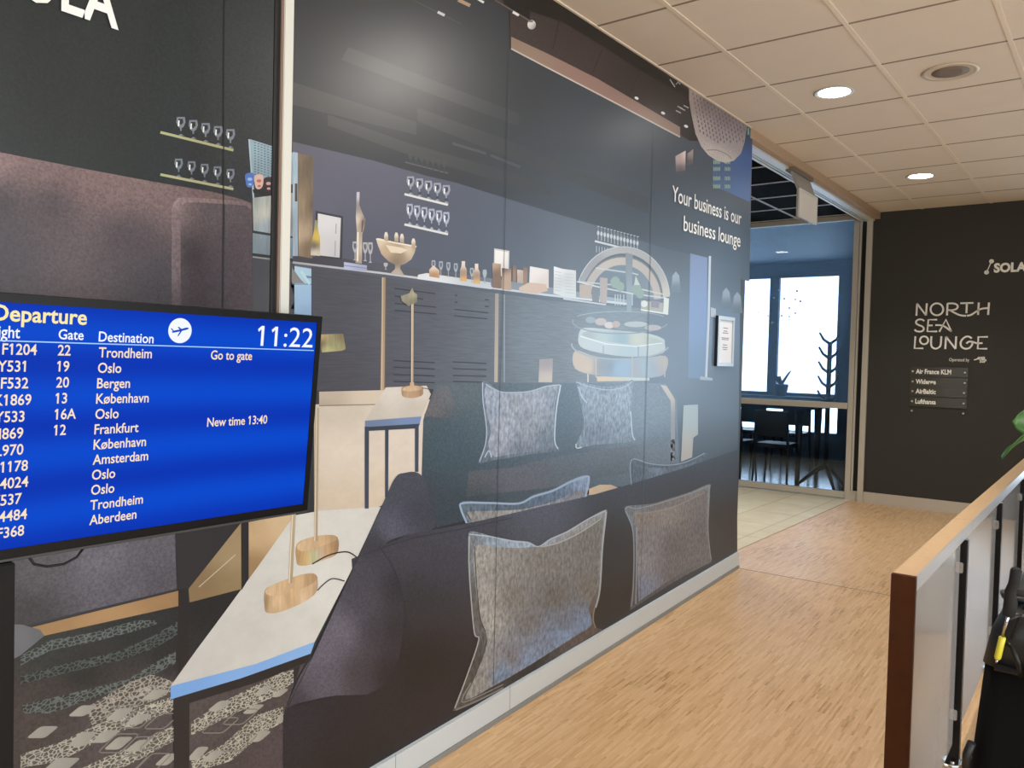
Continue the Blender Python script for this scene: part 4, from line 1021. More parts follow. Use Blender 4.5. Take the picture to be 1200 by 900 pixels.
P.poly([(222, 824), (300, 800), (358, 777), (345, 800), (332, 838), (332, 905), (222, 905)], [(240, 850, '#4b4443'), (300, 820, '#474040'), (280, 880, '#443d3d'), (320, 890, '#4a4144')], 8)
cp = P.build('carpet_print', 'ink_fabric', L, 5)
def band(top, bot, cols):
    P.poly(top + bot[::-1], cols, 6)
P = Print()                                         # woven chain bands of the carpet
band([(24, 768), (60, 750), (110, 741), (160, 727), (182, 727)], [(24, 780), (60, 762), (110, 752), (160, 739), (184, 731)], '#4c524f')
band([(24, 792), (80, 777), (140, 763), (180, 745), (208, 728)], [(24, 802), (80, 788), (140, 774), (180, 760), (208, 744)], '#3a403e')
band([(26, 826), (60, 818), (110, 806), (150, 796), (206, 762)], [(28, 836), (60, 836), (110, 818), (150, 806), (206, 777)], '#4a4f4c')
band([(100, 830), (150, 800), (178, 790), (206, 800), (204, 806), (206, 816)], [(108, 850), (150, 832), (178, 822), (196, 814), (204, 812), (206, 818)], '#7d776d')
band([(24, 884), (70, 870), (120, 846), (170, 826), (204, 816)], [(24, 900), (70, 892), (120, 866), (170, 846), (204, 832)], '#8a8579')
band([(90, 903), (140, 880), (204, 850)], [(130, 905), (160, 892), (204, 868)], '#8a8579')
band([(224, 846), (270, 818), (330, 788), (350, 784)], [(224, 862), (270, 838), (318, 818), (346, 798)], '#8a8579')
band([(224, 892), (262, 872), (300, 838), (332, 828)], [(226, 905), (270, 892), (310, 858), (332, 846)], '#8a8579')
P.build('chain_pattern', 'ink_carpet', cp, 6)
P = Print()
def skew(x, y, w, h, sh): return [(x - w / 2 - sh / 2, y + h / 2), (x - sh / 2 + w / 2, y + h / 2), (x + w / 2 + sh / 2, y - h / 2), (x + sh / 2 - w / 2, y - h / 2)]
def rounded(q, r=4.0):
    o = []
    for k in range(4):
        a_, b_, c_ = q[(k - 1) % 4], q[k], q[(k + 1) % 4]
        ta = min(.42, r / math.dist(a_, b_)); tc = min(.42, r / math.dist(b_, c_))
        p_, n_ = lerp(b_, a_, ta), lerp(b_, c_, tc); o += [p_, lerp(lerp(p_, n_, .5), b_, .45), n_]
    return o
for x, y, w, h, sh in ((50, 858, 22, 14, 17), (97, 833, 20, 13, 16), (140, 837, 19, 14, 16), (162, 843, 18, 13, 16), (182, 814, 19, 12, 15), (97, 866, 20, 17, 15), (124, 863, 18, 15, 18), (139, 871, 19, 15, 17), (162, 874, 17, 14, 17), (72, 896, 28, 16, 18), (196, 890, 16, 14, 15),
                       (258, 827, 16, 12, 15), (232, 883, 14, 16, 14), (250, 886, 15, 13, 14), (309, 809, 12, 11, 12), (328, 812, 11, 10, 12), (297, 831, 14, 11, 14), (304, 863, 15, 13, 15), (329, 842, 8, 12, 6)):
    P.poly(rounded(skew(x, y, w, h, sh)), [(x - w / 2, y, '#9c988c'), (x + w / 2, y, '#8f8b81')])
for x, y, w, h, sh in ((140, 837, 27, 21, 21), (162, 843, 26, 20, 21), (139, 871, 27, 22, 22), (162, 874, 26, 21, 22), (185, 868, 24, 20, 21), (190, 845, 24, 18, 20), (150, 896, 27, 20, 20), (180, 893, 24, 20, 20), (258, 850, 26, 18, 20), (282, 840, 24, 18, 20), (280, 870, 26, 20, 20)):
    q = rounded(skew(x, y, w, h, sh)); P.strip(q + [q[0]], 1.3, '#77726a')
P.build('block_pattern', 'ink_flat', cp, 7)
P = Print()
P.poly([(282.5, 600), (291.5, 600), (291.5, 678), (283, 692)], '#232123')
P.build('printed_table_leg', 'ink_flat', L, 8)
P = Print(); P.poly([(209, 690), (221, 690), (221, 772), (209, 790)], '#201e1f')
P.build('printed_table_leg', 'ink_flat', L, 8)
P = Print(); P.poly([(-20, 730), (26, 732), (47, 738), (52, 745), (24, 768), (-20, 790)], [(24, 745, '#6d6d70'), (45, 742, '#5f6062')], 7); P.build('printed_sofa_foot', 'ink_flat', L, 7)
P = Print(); P.strip([(263, -10), (262, 230), (261, 366)], 1.2, '#1b1d1e'); P.build('sheet_seam', 'ink_flat', L, 9)
# big white lettering above, cut by the picture's top edge
a = on_y(102, 21.5, LY); b = on_y(139, 33.5, LY); wA = (b - a).length
lo = text_obj('brand_lettering', 'SOLA', None, along, up, .108, .300, 'letter_print', L, bold=.022, right=Vector((b.x, LY, a.z * .5 + b.z * .5)), ndir=(0, -1, 0))

# ================================================================== THINGS ON AND BESIDE THE MURAL
# white power pole from the ceiling down to the back of the screen
PY = 1.80
a = on_y(331, 0, PY); b = on_y(344.3, 0, PY); c = on_y(323.5, 0, PY)
t = thing('power_pole', 'slim white pole with a black strip, running from the ceiling down behind the departure screen', 'pole', (b.x, PY, 1.25))
MB().box(a.x + .004, b.x, PY - .005, PY + .035, 1.20, CEIL, bevel=.003).build('post', 'white_metal', t)
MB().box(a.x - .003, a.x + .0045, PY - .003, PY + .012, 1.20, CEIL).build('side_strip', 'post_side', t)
MB().box(c.x - .001, a.x - .0025, PY + .002, PY + .006, 1.20, CEIL).build('black_strip', 'black', t)  # thin black strip along the pole's left edge

# framed notice on the mural, near the opening
q = [on_y(x, y, WALL_Y - .02) for x, y in ((842.5, 370), (861.5, 372), (859.5, 429), (840.5, 429.5))]
fx0 = (q[0].x + q[3].x) / 2; fx1 = (q[1].x + q[2].x) / 2; fz0 = (q[2].z + q[3].z) / 2; fz1 = (q[0].z + q[1].z) / 2
t = thing('framed_notice', 'silver-framed white paper notice hung on the mural beside the glazed opening', 'picture frame', ((fx0 + fx1) / 2, WALL_Y, fz0))
m = MB(); fw = .022
m.box(fx0, fx1, WALL_Y - .020, WALL_Y - .003, fz0, fz0 + fw).box(fx0, fx1, WALL_Y - .020, WALL_Y - .003, fz1 - fw, fz1)
m.box(fx0, fx0 + fw, WALL_Y - .020, WALL_Y - .003, fz0 + fw, fz1 - fw).box(fx1 - fw, fx1, WALL_Y - .020, WALL_Y - .003, fz0 + fw, fz1 - fw)
m.build('frame', 'frame_silver', t)
MB().box(fx0 + .015, fx1 - .015, WALL_Y - .012, WALL_Y - .003, fz0 + .015, fz1 - .015).build('paper', 'paper', t)
MB().box(fx0 - .004, fx0, WALL_Y - .018, WALL_Y - .002, fz0, fz1).build('frame_side', 'black', t)
m = MB(); w_ = fx1 - fx0
for k, (z, ww) in enumerate(((.76, .28), (.70, .22), (.66, .34), (.56, .46), (.53, .42), (.42, .26), (.37, .32), (.33, .24))):
    m.box((fx0 + fx1) / 2 - w_ * ww / 2, (fx0 + fx1) / 2 + w_ * ww / 2, WALL_Y - .0125, WALL_Y - .0119, fz0 + (fz1 - fz0) * z, fz0 + (fz1 - fz0) * z + .005)
m.build('printed_text', 'paper_ink', t)

# hanging box sign under the track
t = thing('box_sign', 'square pale box sign hanging from a bracket under the opening track', 'sign', (6.45, 2.07, 2.5))
m = MB(); m.prism([Vector((6.235, 2.06, 2.505)), Vector((6.675, 2.06, 2.505)), Vector((6.675, 2.06, 2.72)), Vector((6.235, 2.06, 2.72))], (0, .014, 0)); m.build('housing', 'sign_body', t)
m = MB(); m.box(6.248, 6.662, 2.054, 2.061, 2.518, 2.707, bevel=.002); m.build('face', 'sign_face', t)
m = MB()
for bx in ((6.235, 6.675, 2.050, 2.062, 2.505, 2.519), (6.235, 6.675, 2.050, 2.062, 2.706, 2.72), (6.235, 6.249, 2.050, 2.062, 2.519, 2.706), (6.661, 6.675, 2.050, 2.062, 2.519, 2.706)): m.box(*bx)
m.build('face_frame', 'white_metal', t)
m = MB(); m.prism([Vector((6.25, 2.06, 2.72)), Vector((6.66, 2.06, 2.72)), Vector((6.66, 2.115, 2.86)), Vector((6.25, 2.115, 2.86))], (0, .022, 0)); m.build('bracket', 'sign_body', t)
m = MB(); m.box(6.22, 6.70, 2.10, 2.16, 2.855, 2.884); m.build('mounting_plate', 'vent_grille', t)

# ------------------------------------------------------------------ departure screen
Pt = on_y(378, 371, 1.70); n_z = on_y(360, 600, 1.748)
Ux = Vector((1, 0, 0)); Vt = (Vector((0, Pt.y, Pt.z)) - Vector((0, n_z.y, n_z.z))).normalized()   # up along the tilted screen
Nn = Ux.cross(Vt).normalized()
if Nn.y > 0: Nn = -Nn                                     # towards the viewer
TR = Pt.copy(); Hs = (Pt - Vector((Pt.x, n_z.y, n_z.z))).length; Ws = Hs * 16 / 9 * 1.005
TL = TR - Ux * Ws
def scr(px, py, off=0.0): return on_plane(px, py, TR + Nn * off, Nn)
mon = thing('departure_monitor', 'large tilted flat screen showing blue departure board with flight numbers', 'monitor', (TL.x + Ws / 2, 1.74, TR.z - Hs))
def slab(name, u0, u1, v0, v1, d0, d1, mat, parent, bevel=0.0):
    m = MB(); pts = [TL + Ux * u + Vt * v + Nn * d0 for u, v in ((u0, v0), (u1, v0), (u1, v1), (u0, v1))]
    m.prism(pts, Nn * (d1 - d0))
    if bevel: bmesh.ops.bevel(m.bm, geom=m.bm.edges[:], offset=bevel, segments=2, affect='EDGES')
    return m.build(name, mat, parent)
slab('casing', 0.0, Ws, -Hs, 0, -.055, -.004, 'bezel', mon, .004)
bz = .017
slab('bezel', 0, Ws, -bz, 0, -.004, 0, 'bezel', mon); slab('bezel', 0, Ws, -Hs, -Hs + .024, -.004, 0, 'bezel', mon)
slab('bezel', 0, bz * .9, -Hs + .024, -bz, -.004, 0, 'bezel', mon); slab('bezel', Ws - bz * .9, Ws, -Hs + .024, -bz, -.004, 0, 'bezel', mon)
slab('bezel_edge', 0, Ws, -Hs, -Hs + .005, 0, .0015, 'bezel_edge', mon)
# the lit panel
m, n, l, bs = new_mat('screen_blue')
bs.inputs['Base Color'].default_value = (.002, .002, .004, 1); bs.inputs['Roughness'].default_value = .4; bs.inputs['Specular IOR Level'].default_value = .03
tc = n.new('ShaderNodeTexCoord'); wv = n.new('ShaderNodeTexWave'); wv.bands_direction = 'Z'; wv.inputs['Scale'].default_value = 2.6; wv.inputs['Distortion'].default_value = .4
l.new(tc.outputs['Object'], wv.inputs['Vector'])
cr = n.new('ShaderNodeValToRGB'); cr.color_ramp.elements[0].color = (*lin('#0034b4'), 1); cr.color_ramp.elements[1].color = (*lin('#0048cc'), 1)
l.new(wv.outputs['Fac'], cr.inputs['Fac']); l.new(cr.outputs['Color'], bs.inputs['Emission Color']); bs.inputs['Emission Strength'].default_value = 1.0
MATS['screen_blue'] = m
plain('screen_cream', '#201c14', .5, emit='#fbe3bd', estr=.95); plain('screen_white', '#202020', .5, emit='#eef4ff', estr=1.0); plain('screen_line', '#202020', .5, emit='#9fd0ff', estr=.9); plain('screen_yellow', '#202010', .5, emit='#fbe9a0', estr=.95)
scrn = slab('screen', bz * .9, Ws - bz * .9, -Hs + .024, -bz, -.004, -.002, 'screen_blue', mon)
def stext(name, s, cap_px, mat, lpx=None, rpx=None, bold=.012, width_px=None):
    """Lettering on the panel: left end lpx and/or right end rpx of the baseline as picture points."""
    base = lpx or rpx
    p = scr(*base, -.0012); cap = (scr(base[0], base[1] - cap_px, -.0012) - p).dot(Vt)
    w = (scr(*rpx, -.0012) - scr(*lpx, -.0012)).dot(Ux) if (lpx and rpx) else None
    return text_obj(name, s, p if lpx else None, Ux, Vt, cap, w, mat, scrn, bold=bold, right=None if lpx else p, ndir=Nn)
stext('heading', 'Departure', 18.5, 'screen_yellow', lpx=(-9, 375), rpx=(101.5, 382.5), bold=.02)
stext('column_heading', 'Flight', 14, 'screen_white', lpx=(-14, 395), rpx=(23.3, 396.5))
stext('column_heading', 'Gate', 11.5, 'screen_white', lpx=(68.4, 397.3), rpx=(97.8, 398.5))
stext('column_heading', 'Destination', 11.5, 'screen_white', lpx=(115.5, 400), rpx=(179.8, 402))
stext('clock', '11:22', 23.5, 'screen_white', lpx=(301, 405), rpx=(366, 406.5), bold=.0)
r0, r11 = scr(115.5, 418.6, -.0012), scr(107, 615, -.0012)
g0 = scr(67.6, 416.3, -.0012); fl0 = scr(43, 416, -.0012); fl11 = scr(28, 627, -.0012)
capm = (scr(115.5, 407, -.0012) - r0).dot(Vt)
dest = ['Trondheim', 'Oslo', 'Bergen', 'København', 'Oslo', 'Frankfurt', 'København', 'Amsterdam', 'Oslo', 'Oslo', 'Trondheim', 'Aberdeen']
gates = ['22', '19', '20', '13', '16A', '12']
flights = ['F1204', 'Y531', 'F532', 'K1869', 'Y533', 'H869', 'L970', 'L1178', 'K4024', 'Y537', 'K4484', 'F368']
wkb = (scr(174, 471.5, -.0012) - scr(112.5, 471.5, -.0012)).dot(Ux)
vsx = text_mesh('København', .012)[0]; sxk = wkb / (max(v.x for v in vsx) - min(v.x for v in vsx))
def row(name, s, at, right=False):
    vv = text_mesh(s, .012)[0]; w = (max(v.x for v in vv) - min(v.x for v in vv)) * sxk
    return text_obj(name, s, None if right else at, Ux, Vt, capm, w, 'screen_cream', scrn, bold=.012, right=at if right else None, ndir=Nn)
for k in range(12):
    q = r0 + Vt * ((r11 - r0).dot(Vt) * k / 11); row('destination_name', dest[k], q)
    if k < 6: row('gate_number', gates[k], g0 + Vt * ((r11 - r0).dot(Vt) * k / 11))
    # flight numbers share their left column; their right ends follow the number of digits
    flx = {0: 43, 1: 30, 2: 33, 3: 36.5, 4: 28.5, 5: 27, 6: 27.2, 7: 32.5, 8: 33, 9: 25.2, 10: 31.5, 11: 28}[k]
    fb = fl0 + Vt * ((fl11 - fl0).dot(Vt) * k / 11)
    yy = 416 + (627 - 416) * k / 11
    fb = fb + Ux * ((scr(flx, yy, -.0012) - fb).dot(Ux)); row('flight_number', flights[k], fb, True)
row('status_note', 'Go to gate', r0 + Ux * (scr(247, 419.2, -.0012) - r0).dot(Ux))
row('status_note', 'New time 13:40', scr(242.6, 500, -.0012))
a = scr(-30, 398.2, -.0012); b = scr(367.5, 411, -.0012)
mm = MB(); mm.prism([a - Vt * .0012, Vector((b.x, a.y, a.z)) - Vt * .0012, Vector((b.x, a.y, a.z)) + Vt * .0012, a + Vt * .0012], Nn * .0003); mm.build('header_line', 'screen_line', scrn)
cc = scr(211, 387.5, -.0013); rr = (scr(224.5, 387.5, -.0013) - cc).dot(Ux)
mm = MB(); mm.prism([cc + Ux * rr * math.cos(2 * math.pi * k / 40) + Vt * rr * math.sin(2 * math.pi * k / 40) for k in range(40)], Nn * .0003); ic = mm.build('departure_symbol', 'screen_white', scrn)
mm = MB()
def pl(pts): mm.prism([cc + Nn * .0004 + Ux * rr * x + Vt * rr * y for x, y in pts], Nn * .0002)
pl([(-.72, -.12), (-.62, -.20), (-.1, -.08), (.62, .12), (.74, .20), (.68, .27), (.5, .27), (-.05, .10), (-.55, -.02)])          # fuselage
pl([(.02, .0), (.22, .08), (-.10, -.42), (-.22, -.45)])                                                                              # wing
pl([(-.62, -.06), (-.52, -.04), (-.72, .16), (-.82, .14)])                                                                          # fin
pl([(-.05, .1), (.1, .15), (-.12, .30), (-.24, .27)])
mm.build('aircraft_mark', 'screen_blue', scrn)
p = scr(155, 632, .0005)
text_obj('maker_lettering', 'NEC', scr(154.5, 634, .0006), Ux, Vt, .0055, .018, 'bezel_edge', mon, ndir=Nn)
# loop of cable under the screen
pp = [scr(32, 650, -.03), scr(40, 661, -.03), scr(55, 664, -.03), scr(75, 661, -.03), scr(90, 653, -.03), scr(98, 642, -.03)]
tag(MB().tube(pp, .0028).build('loose_cable', 'black'), 'thin black cable looping below the edge of the departure screen', 'cable')
# floor stand carrying the screen
sx1 = on_y(22, 760, 1.75).x; sx0 = sx1 - .30
zb = TR.z - Hs; zf = ramp_z((sx0 + sx1) / 2)
st = thing('screen_stand', 'black floor stand with one broad upright below the departure screen', 'stand', ((sx0 + sx1) / 2, 1.77, zf))
MB().box(sx0, sx1, 1.768, 1.818, zf + .02, zb - .007, bevel=.003).build('upright', 'stand_black', st)
MB().box(sx0 + .05, sx1 - .05, 1.806, 1.82, zb - .05, zb + .25).build('mount_plate', 'stand_black', st)
MB().box(sx0 - .12, sx1 + .12, 1.56, 1.98, zf - .012, zf + .022, bevel=.006).build('base_plate', 'stand_black', st)

# ================================================================== SIGN ON THE DARK WALL
FW = FAR_X - .001
def fw(px, py): return on_x(px, py, FW)
Yl = Vector((0, -1, 0))                                   # reading direction on the far wall
def ribbon(m, pts, w):
    """Flat raised letter stroke through wall points."""
    pts = [Vector(p) for p in pts]; L = []; R_ = []
    for i, p in enumerate(pts):
        a = pts[max(i - 1, 0)]; b = pts[min(i + 1, len(pts) - 1)]; t = (b - a).normalized(); nn = Vector((0, -t.z, t.y)) * w / 2
        L.append(p + nn); R_.append(p - nn)
    for i in range(len(pts) - 1):
        vs_ = []
        for q in (L[i], L[i + 1], R_[i + 1], R_[i]): vs_.append((m.bm.verts.new(q), m.bm.verts.new(q + Vector((-.006, 0, 0)))))
        f = [v[1] for v in vs_]; m.bm.faces.new(f)
        for k in range(4): m.bm.faces.new((vs_[k][0], vs_[(k + 1) % 4][0], vs_[(k + 1) % 4][1], vs_[k][1]))
    return m
def crv(pts, n=6):
    k = []
    for i in range(len(pts) - 1):
        p0, p1, p2, p3 = [Vector(pts[min(max(i + j - 1, 0), len(pts) - 1)]) for j in range(4)]
        for s in range(n):
            t = s / n; k.append(0.5 * (2 * p1 + (p2 - p0) * t + (2 * p0 - 5 * p1 + 4 * p2 - p3) * t * t + (3 * p1 - p0 - 3 * p2 + p3) * t ** 3))
    return k + [Vector(pts[-1])]
def ell(cx, cy, rx, ry, a0=0, a1=360, n=28): return [(cx + rx * math.cos(math.radians(a0 + (a1 - a0) * k / n)), cy - ry * math.sin(math.radians(a0 + (a1 - a0) * k / n))) for k in range(n + 1)]
# strokes noted on a 10x grid of the sign (x/10 + 1060, y/10 + 340)
G = lambda pts: [fw(1060 + p[0] / 10, 340 + p[1] / 10) for p in pts]
NORTH = [[(140, 300), (148, 158)], [(148, 158), (253, 296)], [(253, 296), (262, 155)], ell(380, 225, 74, 70), [(498, 296), (505, 155)], crv([(505, 157), (570, 156), (612, 170), (624, 195), (605, 222), (560, 234), (505, 234)]),
         crv([(530, 234), (580, 262), (640, 290), (690, 300), (722, 300)]), [(655, 154), (808, 150)], [(731, 152), (726, 270)], crv([(733, 300), (780, 290), (840, 252), (900, 220), (978, 210)]), [(862, 290), (871, 145)], [(980, 290), (990, 145)]]
SEA = [crv([(232, 362), (205, 345), (165, 345), (138, 365), (140, 392), (170, 410), (205, 424), (226, 448), (215, 476), (180, 486), (140, 480), (120, 462)]), [(382, 346), (280, 347), (268, 484), (382, 484)], [(276, 414), (330, 414)], [(408, 488), (486, 345), (550, 486)], crv([(550, 486), (490, 440), (440, 414), (362, 410)])]
LOUNGE = [[(128, 540), (118, 682), (220, 682)], ell(230, 588, 48, 46), crv([(316, 540), (312, 620), (322, 665), (362, 686), (402, 672), (424, 640), (432, 540)]), [(478, 690), (486, 545)], [(486, 545), (598, 688)], [(598, 688), (606, 542)],
          crv([(788, 566), (755, 545), (715, 548), (675, 580), (658, 620), (668, 662), (710, 686), (760, 678), (792, 640), (796, 606)]), crv([(726, 626), (750, 606), (790, 604), (850, 622), (915, 620)]), [(978, 548), (866, 549), (858, 686), (970, 687)]]
sg = thing('lounge_sign', 'white cut-out letters reading NORTH SEA LOUNGE, mounted on the dark far wall', 'sign', fw(1115, 413))
for nm, rows in (('north_lettering', NORTH), ('sea_lettering', SEA), ('lounge_lettering', LOUNGE)):
    m = MB()
    for st_ in rows: ribbon(m, G(st_), .016)
    m.build(nm, 'letter_white', sg)
a = fw(1112.3, 423.2); b = fw(1136, 424.0)
text_obj('operator_lettering', 'Operated by', a, Yl, up, .030, (b - a).length, 'letter_white', sg, ndir=(-1, 0, 0), depth=.003)
m = MB()
for st_ in (crv([(815, 818), (850, 808), (868, 790), (885, 790), (880, 808)]), crv([(865, 812), (890, 792), (912, 788), (905, 810)]), crv([(900, 806), (918, 786), (936, 790), (930, 804), (912, 808)])): ribbon(m, G(st_), .010)
m.build('operator_logo', 'letter_white', sg)
a = fw(1147.8, 424.8); b = fw(1156, 425)
text_obj('operator_logo', 'SSP', a, Yl, up, .030, (b - a).length, 'letter_white', sg, ndir=(-1, 0, 0), depth=.003, bold=.03)
# airline nameplates held by studs
for s, y0, y1, xl, xr, wd in (('Air France KLM', 434.2, 437.8, 1070, 1131, 1115), ('Widerøe', 446, 450, 1069.8, 1130.8, 1097), ('AirBaltic', 457.6, 461.4, 1069.6, 1129.9, 1097), ('Lufthansa', 469.5, 473.5, 1069.2, 1129.4, 1097)):
    cz = (y0 + y1) / 2
    what = {'A': s, 'W': s, 'L': s}[s[0]]
    t = thing('airline_nameplate', 'dark clear nameplate with white lettering %s on the far wall' % {'Air France KLM': 'for two airlines, topmost of four', 'Widerøe': 'second from the top of four', 'AirBaltic': 'third from the top of four', 'Lufthansa': 'lowest of the four'}[s], 'sign', fw((xl + xr) / 2, cz), 'airline nameplates on the dark wall')
    p0 = fw(xl - 3.5, y0 - 1); p1 = fw(xr + 3.5, y1 + 1); zc = (p0.z + p1.z) / 2
    MB().box(FW - .012, FW - .008, p0.y, p1.y, zc - .047, zc + .047).build('plate', 'acrylic', t)
    for xx, yy in ((xl, y0), (xr, y1)):
        q = fw(xx, yy); q.z = zc
        MB().lathe([(.010, 0), (.010, -.018), (.006, -.021)], q, axis='x', seg=14).build('stud', 'stud', t)
    a = fw(xl + 3.6, cz); a.z = zc - .020; a.x = FW - .0125; b = fw(wd, cz)
    text_obj('airline_lettering', s, a, Yl, up, .043, a.y - b.y, 'letter_white', t, ndir=(-1, 0, 0), depth=.001, bold=.03)
for (xx, yy), lab in (((1068.6, 481.4), 'bare metal stud low on the dark wall, nearer the glazed opening'), ((1129, 484.6), 'bare metal stud low on the dark wall, nearer the handrail')):
    tag(MB().lathe([(.010, 0), (.010, -.018), (.006, -.021)], fw(xx, yy), axis='x', seg=14).build('wall_stud', 'stud'), lab, 'stud', 'bare studs under the nameplates')
# SOLA logo
t = thing('airport_logo', 'white raised word SOLA beside a slanted line joining two dots, high on far wall', 'sign', fw(1175, 320))
q0, q1 = fw(1162, 306.3), fw(1156.2, 319.2)
m = MB()
for q in (q0, q1): m.lathe([(.020, 0), (.020, -.006)], q, axis='x', seg=18)
ribbon(m, [q0, q1], .008); m.build('dot_line_mark', 'letter_white', t)
a = fw(1164.5, 319); b = fw(1203, 317.5)
text_obj('logo_lettering', 'SOLA', a, Yl, up, a.z and (fw(1164.5, 309.2).z - a.z), (b - a).length, 'letter_white', t, ndir=(-1, 0, 0), depth=.004, bold=.045)

# ================================================================== LOUNGE FURNITURE BEHIND THE GLASS
def chair(x, y, rz, label):
    t = bpy.data.objects.new('lounge_chair', None); C.objects.link(t); tag(t, label, 'chair', 'chairs at the lounge table')
    M = lambda: MB()
    m = M(); m.box(-.21, .21, -.21, .21, .43, .475, bevel=.02); m.build('seat', 'furniture_black', t)
    m = M(); m.prism([Vector((-.20, -.21, .56)), Vector((.20, -.21, .56)), Vector((.18, -.25, .86)), Vector((-.18, -.25, .86))], (0, .025, 0)); m.build('backrest', 'furniture_black', t)
    for sx in (-1, 1):
        m = M(); m.tube([(sx * .17, .17, .44), (sx * .20, .21, 0)], [.02, .012]); m.build('leg', 'furniture_black', t)
        m = M(); m.tube([(sx * .18, -.24, .86), (sx * .19, -.20, .45), (sx * .20, -.24, 0)], [.014, .02, .012]); m.build('leg', 'furniture_black', t)
    t.location = (x, y, 0); t.rotation_euler = (0, 0, rz); return t
chair(9.53, 3.30, math.radians(-88), 'dark chair silhouette behind the lower glass pane, closest to the coat rack')
chair(11.22, 3.7, math.radians(90), 'dark chair silhouette on the window side of the lounge table')
chair(9.53, 3.82, math.radians(-94), 'dark chair silhouette behind the lower glass pane, closest to the mural edge')
chair(11.25, 4.35, math.radians(84), 'dark chair silhouette on the window side of the lounge table, half behind the mural edge')
p = on_x(878, 292, 11.0); q = on_x(978, 286, 11.0)  # glowing bar added for the light streak reflected on the lounge glass
t = thing('streak_bar', 'slim pale glowing bar behind the lounge glass, standing for a light streak', 'ceiling light', (11.0, q.y, 2.95))
zl = (p.z + q.z) / 2
MB().box(10.98, 11.02, q.y, p.y + .8, zl, zl + .02).build('glow_bar', 'streak_glow', t)
for yy in (q.y + .2, p.y + .3): MB().box(10.996, 11.004, yy, yy + .006, zl + .02, CEIL).build('hanger', 'room_dark', t)
t = thing('lounge_table', 'long glossy bluish table behind the lounge glass', 'table', (10.15, 3.9, 0))
MB().box(9.85, 10.9, 3.05, 5.2, .855, .90, bevel=.01).build('tabletop', 'table_blue', t)
for x, y in ((10.0, 3.2), (10.75, 3.2), (10.0, 5.05), (10.75, 5.05)):
    m = MB(); m.tube([(x, y, .856), (x, y, 0)], [.05, .028], 12); m.build('leg', 'furniture_black', t)
t = thing('table_planter', 'small dark two-leaved pot on the window sill of the lounge', 'vase', (12.2, 4.28, .93))
MB().lathe([(.07, 0), (.09, .05), (.11, .16), (.10, .18)], (12.28, 4.22, .93), seg=20).build('pot', 'room_wall', t)
m = MB()
for dy, dz in ((.17, .30), (-.15, .27), (.02, .16)): m.prism([Vector((12.28, 4.22 - .03, 1.10)), Vector((12.28, 4.22 + .03, 1.10)), Vector((12.29, 4.22 + dy + .05, 1.10 + dz * .7)), Vector((12.30, 4.22 + dy, 1.10 + dz * .85))], (.008, 0, 0))
m.build('leaf', 'room_wall', t)
sbox('trim_17', 'room_wall', 12.1, RX, LW0, 5.6, .88, .93)
# coat rack
cx, cy = 9.55, 2.74
t = thing('coat_rack', 'dark tree-shaped coat rack with forked pegs behind the lounge glass', 'coat rack', (cx, cy, 0))
MB().tube([(cx, cy, .24), (cx, cy, 1.66)], [.030, .024], 10).build('pole', 'furniture_black', t)
for k in range(5):
    z = .98 + k * .165
    for s in (-1, 1):
        MB().tube([(cx, cy, z), (cx - .01, cy + s * .07, z + .05), (cx - .02, cy + s * .115, z + .13)], [.018, .015, .011], 8).build('peg', 'furniture_black', t)
for a_ in (95, 215, 335):
    dx, dy = math.cos(math.radians(a_)), math.sin(math.radians(a_))
    MB().tube([(cx, cy, .27), (cx + dx * .10, cy + dy * .10, .20), (cx + dx * .30, cy + dy * .30, .016)], [.030, .026, .016], 8).build('leg', 'furniture_black', t)

# ================================================================== RAILING ALONG THE RAMP
RLx0 = 2.588; RYl = .540; RYr = .474
def rail_top(x): return .765 + (.017 if x > 3.6 else .017 * (x - RLx0) / 1.0) + max(0, x - 3.6) * .011
rl = thing('ramp_railing', 'handrail of tan wood with dark end board, black posts and clear panels along the ramp', 'railing', (RLx0, .5, ramp_z(RLx0)))
XS = [RLx0, 3.62, 4.66, 5.70, 6.74]
for a_, b_ in zip(XS, XS[1:]):
    m = MB(); za, zb_ = rail_top(a_), rail_top(b_)
    m.prism([Vector((a_ + .0012, RYl, za)), Vector((b_ - .0012, RYl, zb_)), Vector((b_ - .0012, RYr + .004, zb_)), Vector((a_ + .0012, RYr + .004, za))], (0, 0, -.042)); m.build('handrail', 'handrail_wood', rl)
    m = MB(); m.prism([Vector((a_ + .0015, RYr + .004, za + .001)), Vector((b_ - .0015, RYr + .004, zb_ + .001)), Vector((b_ - .0015, RYr, zb_ + .001)), Vector((a_ + .0015, RYr, za + .001))], (0, 0, -.044)); m.build('edge_strip', 'rail_edge', rl)
z0 = ramp_z(RLx0)
MB().box(RLx0 - .02, RLx0, RYr, RYl, z0, rail_top(RLx0) + .001, bevel=.001).build('end_board', 'dark_wood', rl)
for k, x in enumerate((3.44, 4.45, 5.46, 6.47)):
    zf = ramp_z(x); zt = rail_top(x) - .042
    p = MB().box(x - .016, x + .016, .462, .518, zf + .012, zt).build('post', 'rail_black', rl)
    m = MB(); m.lathe([(.055, 0), (.055, .010), (.050, .013)], (x, .50, zf), seg=24); bp = m.build('base_plate', 'chrome', rl)
    m = MB()
    for dx, dy in ((.036, .02), (-.036, .02), (.036, -.02), (-.036, -.02)): m.lathe([(.008, .012), (.008, .021), (.004, .024)], (x + dx, .50 + dy, zf), seg=8)
    m.build('bolt', 'chrome', bp)
    for zc in (zt - .10, zf + .20):
        MB().box(x - .046, x - .012, .470, .4965, zc - .02, zc + .02, bevel=.003).build('clip', 'chrome', rl)
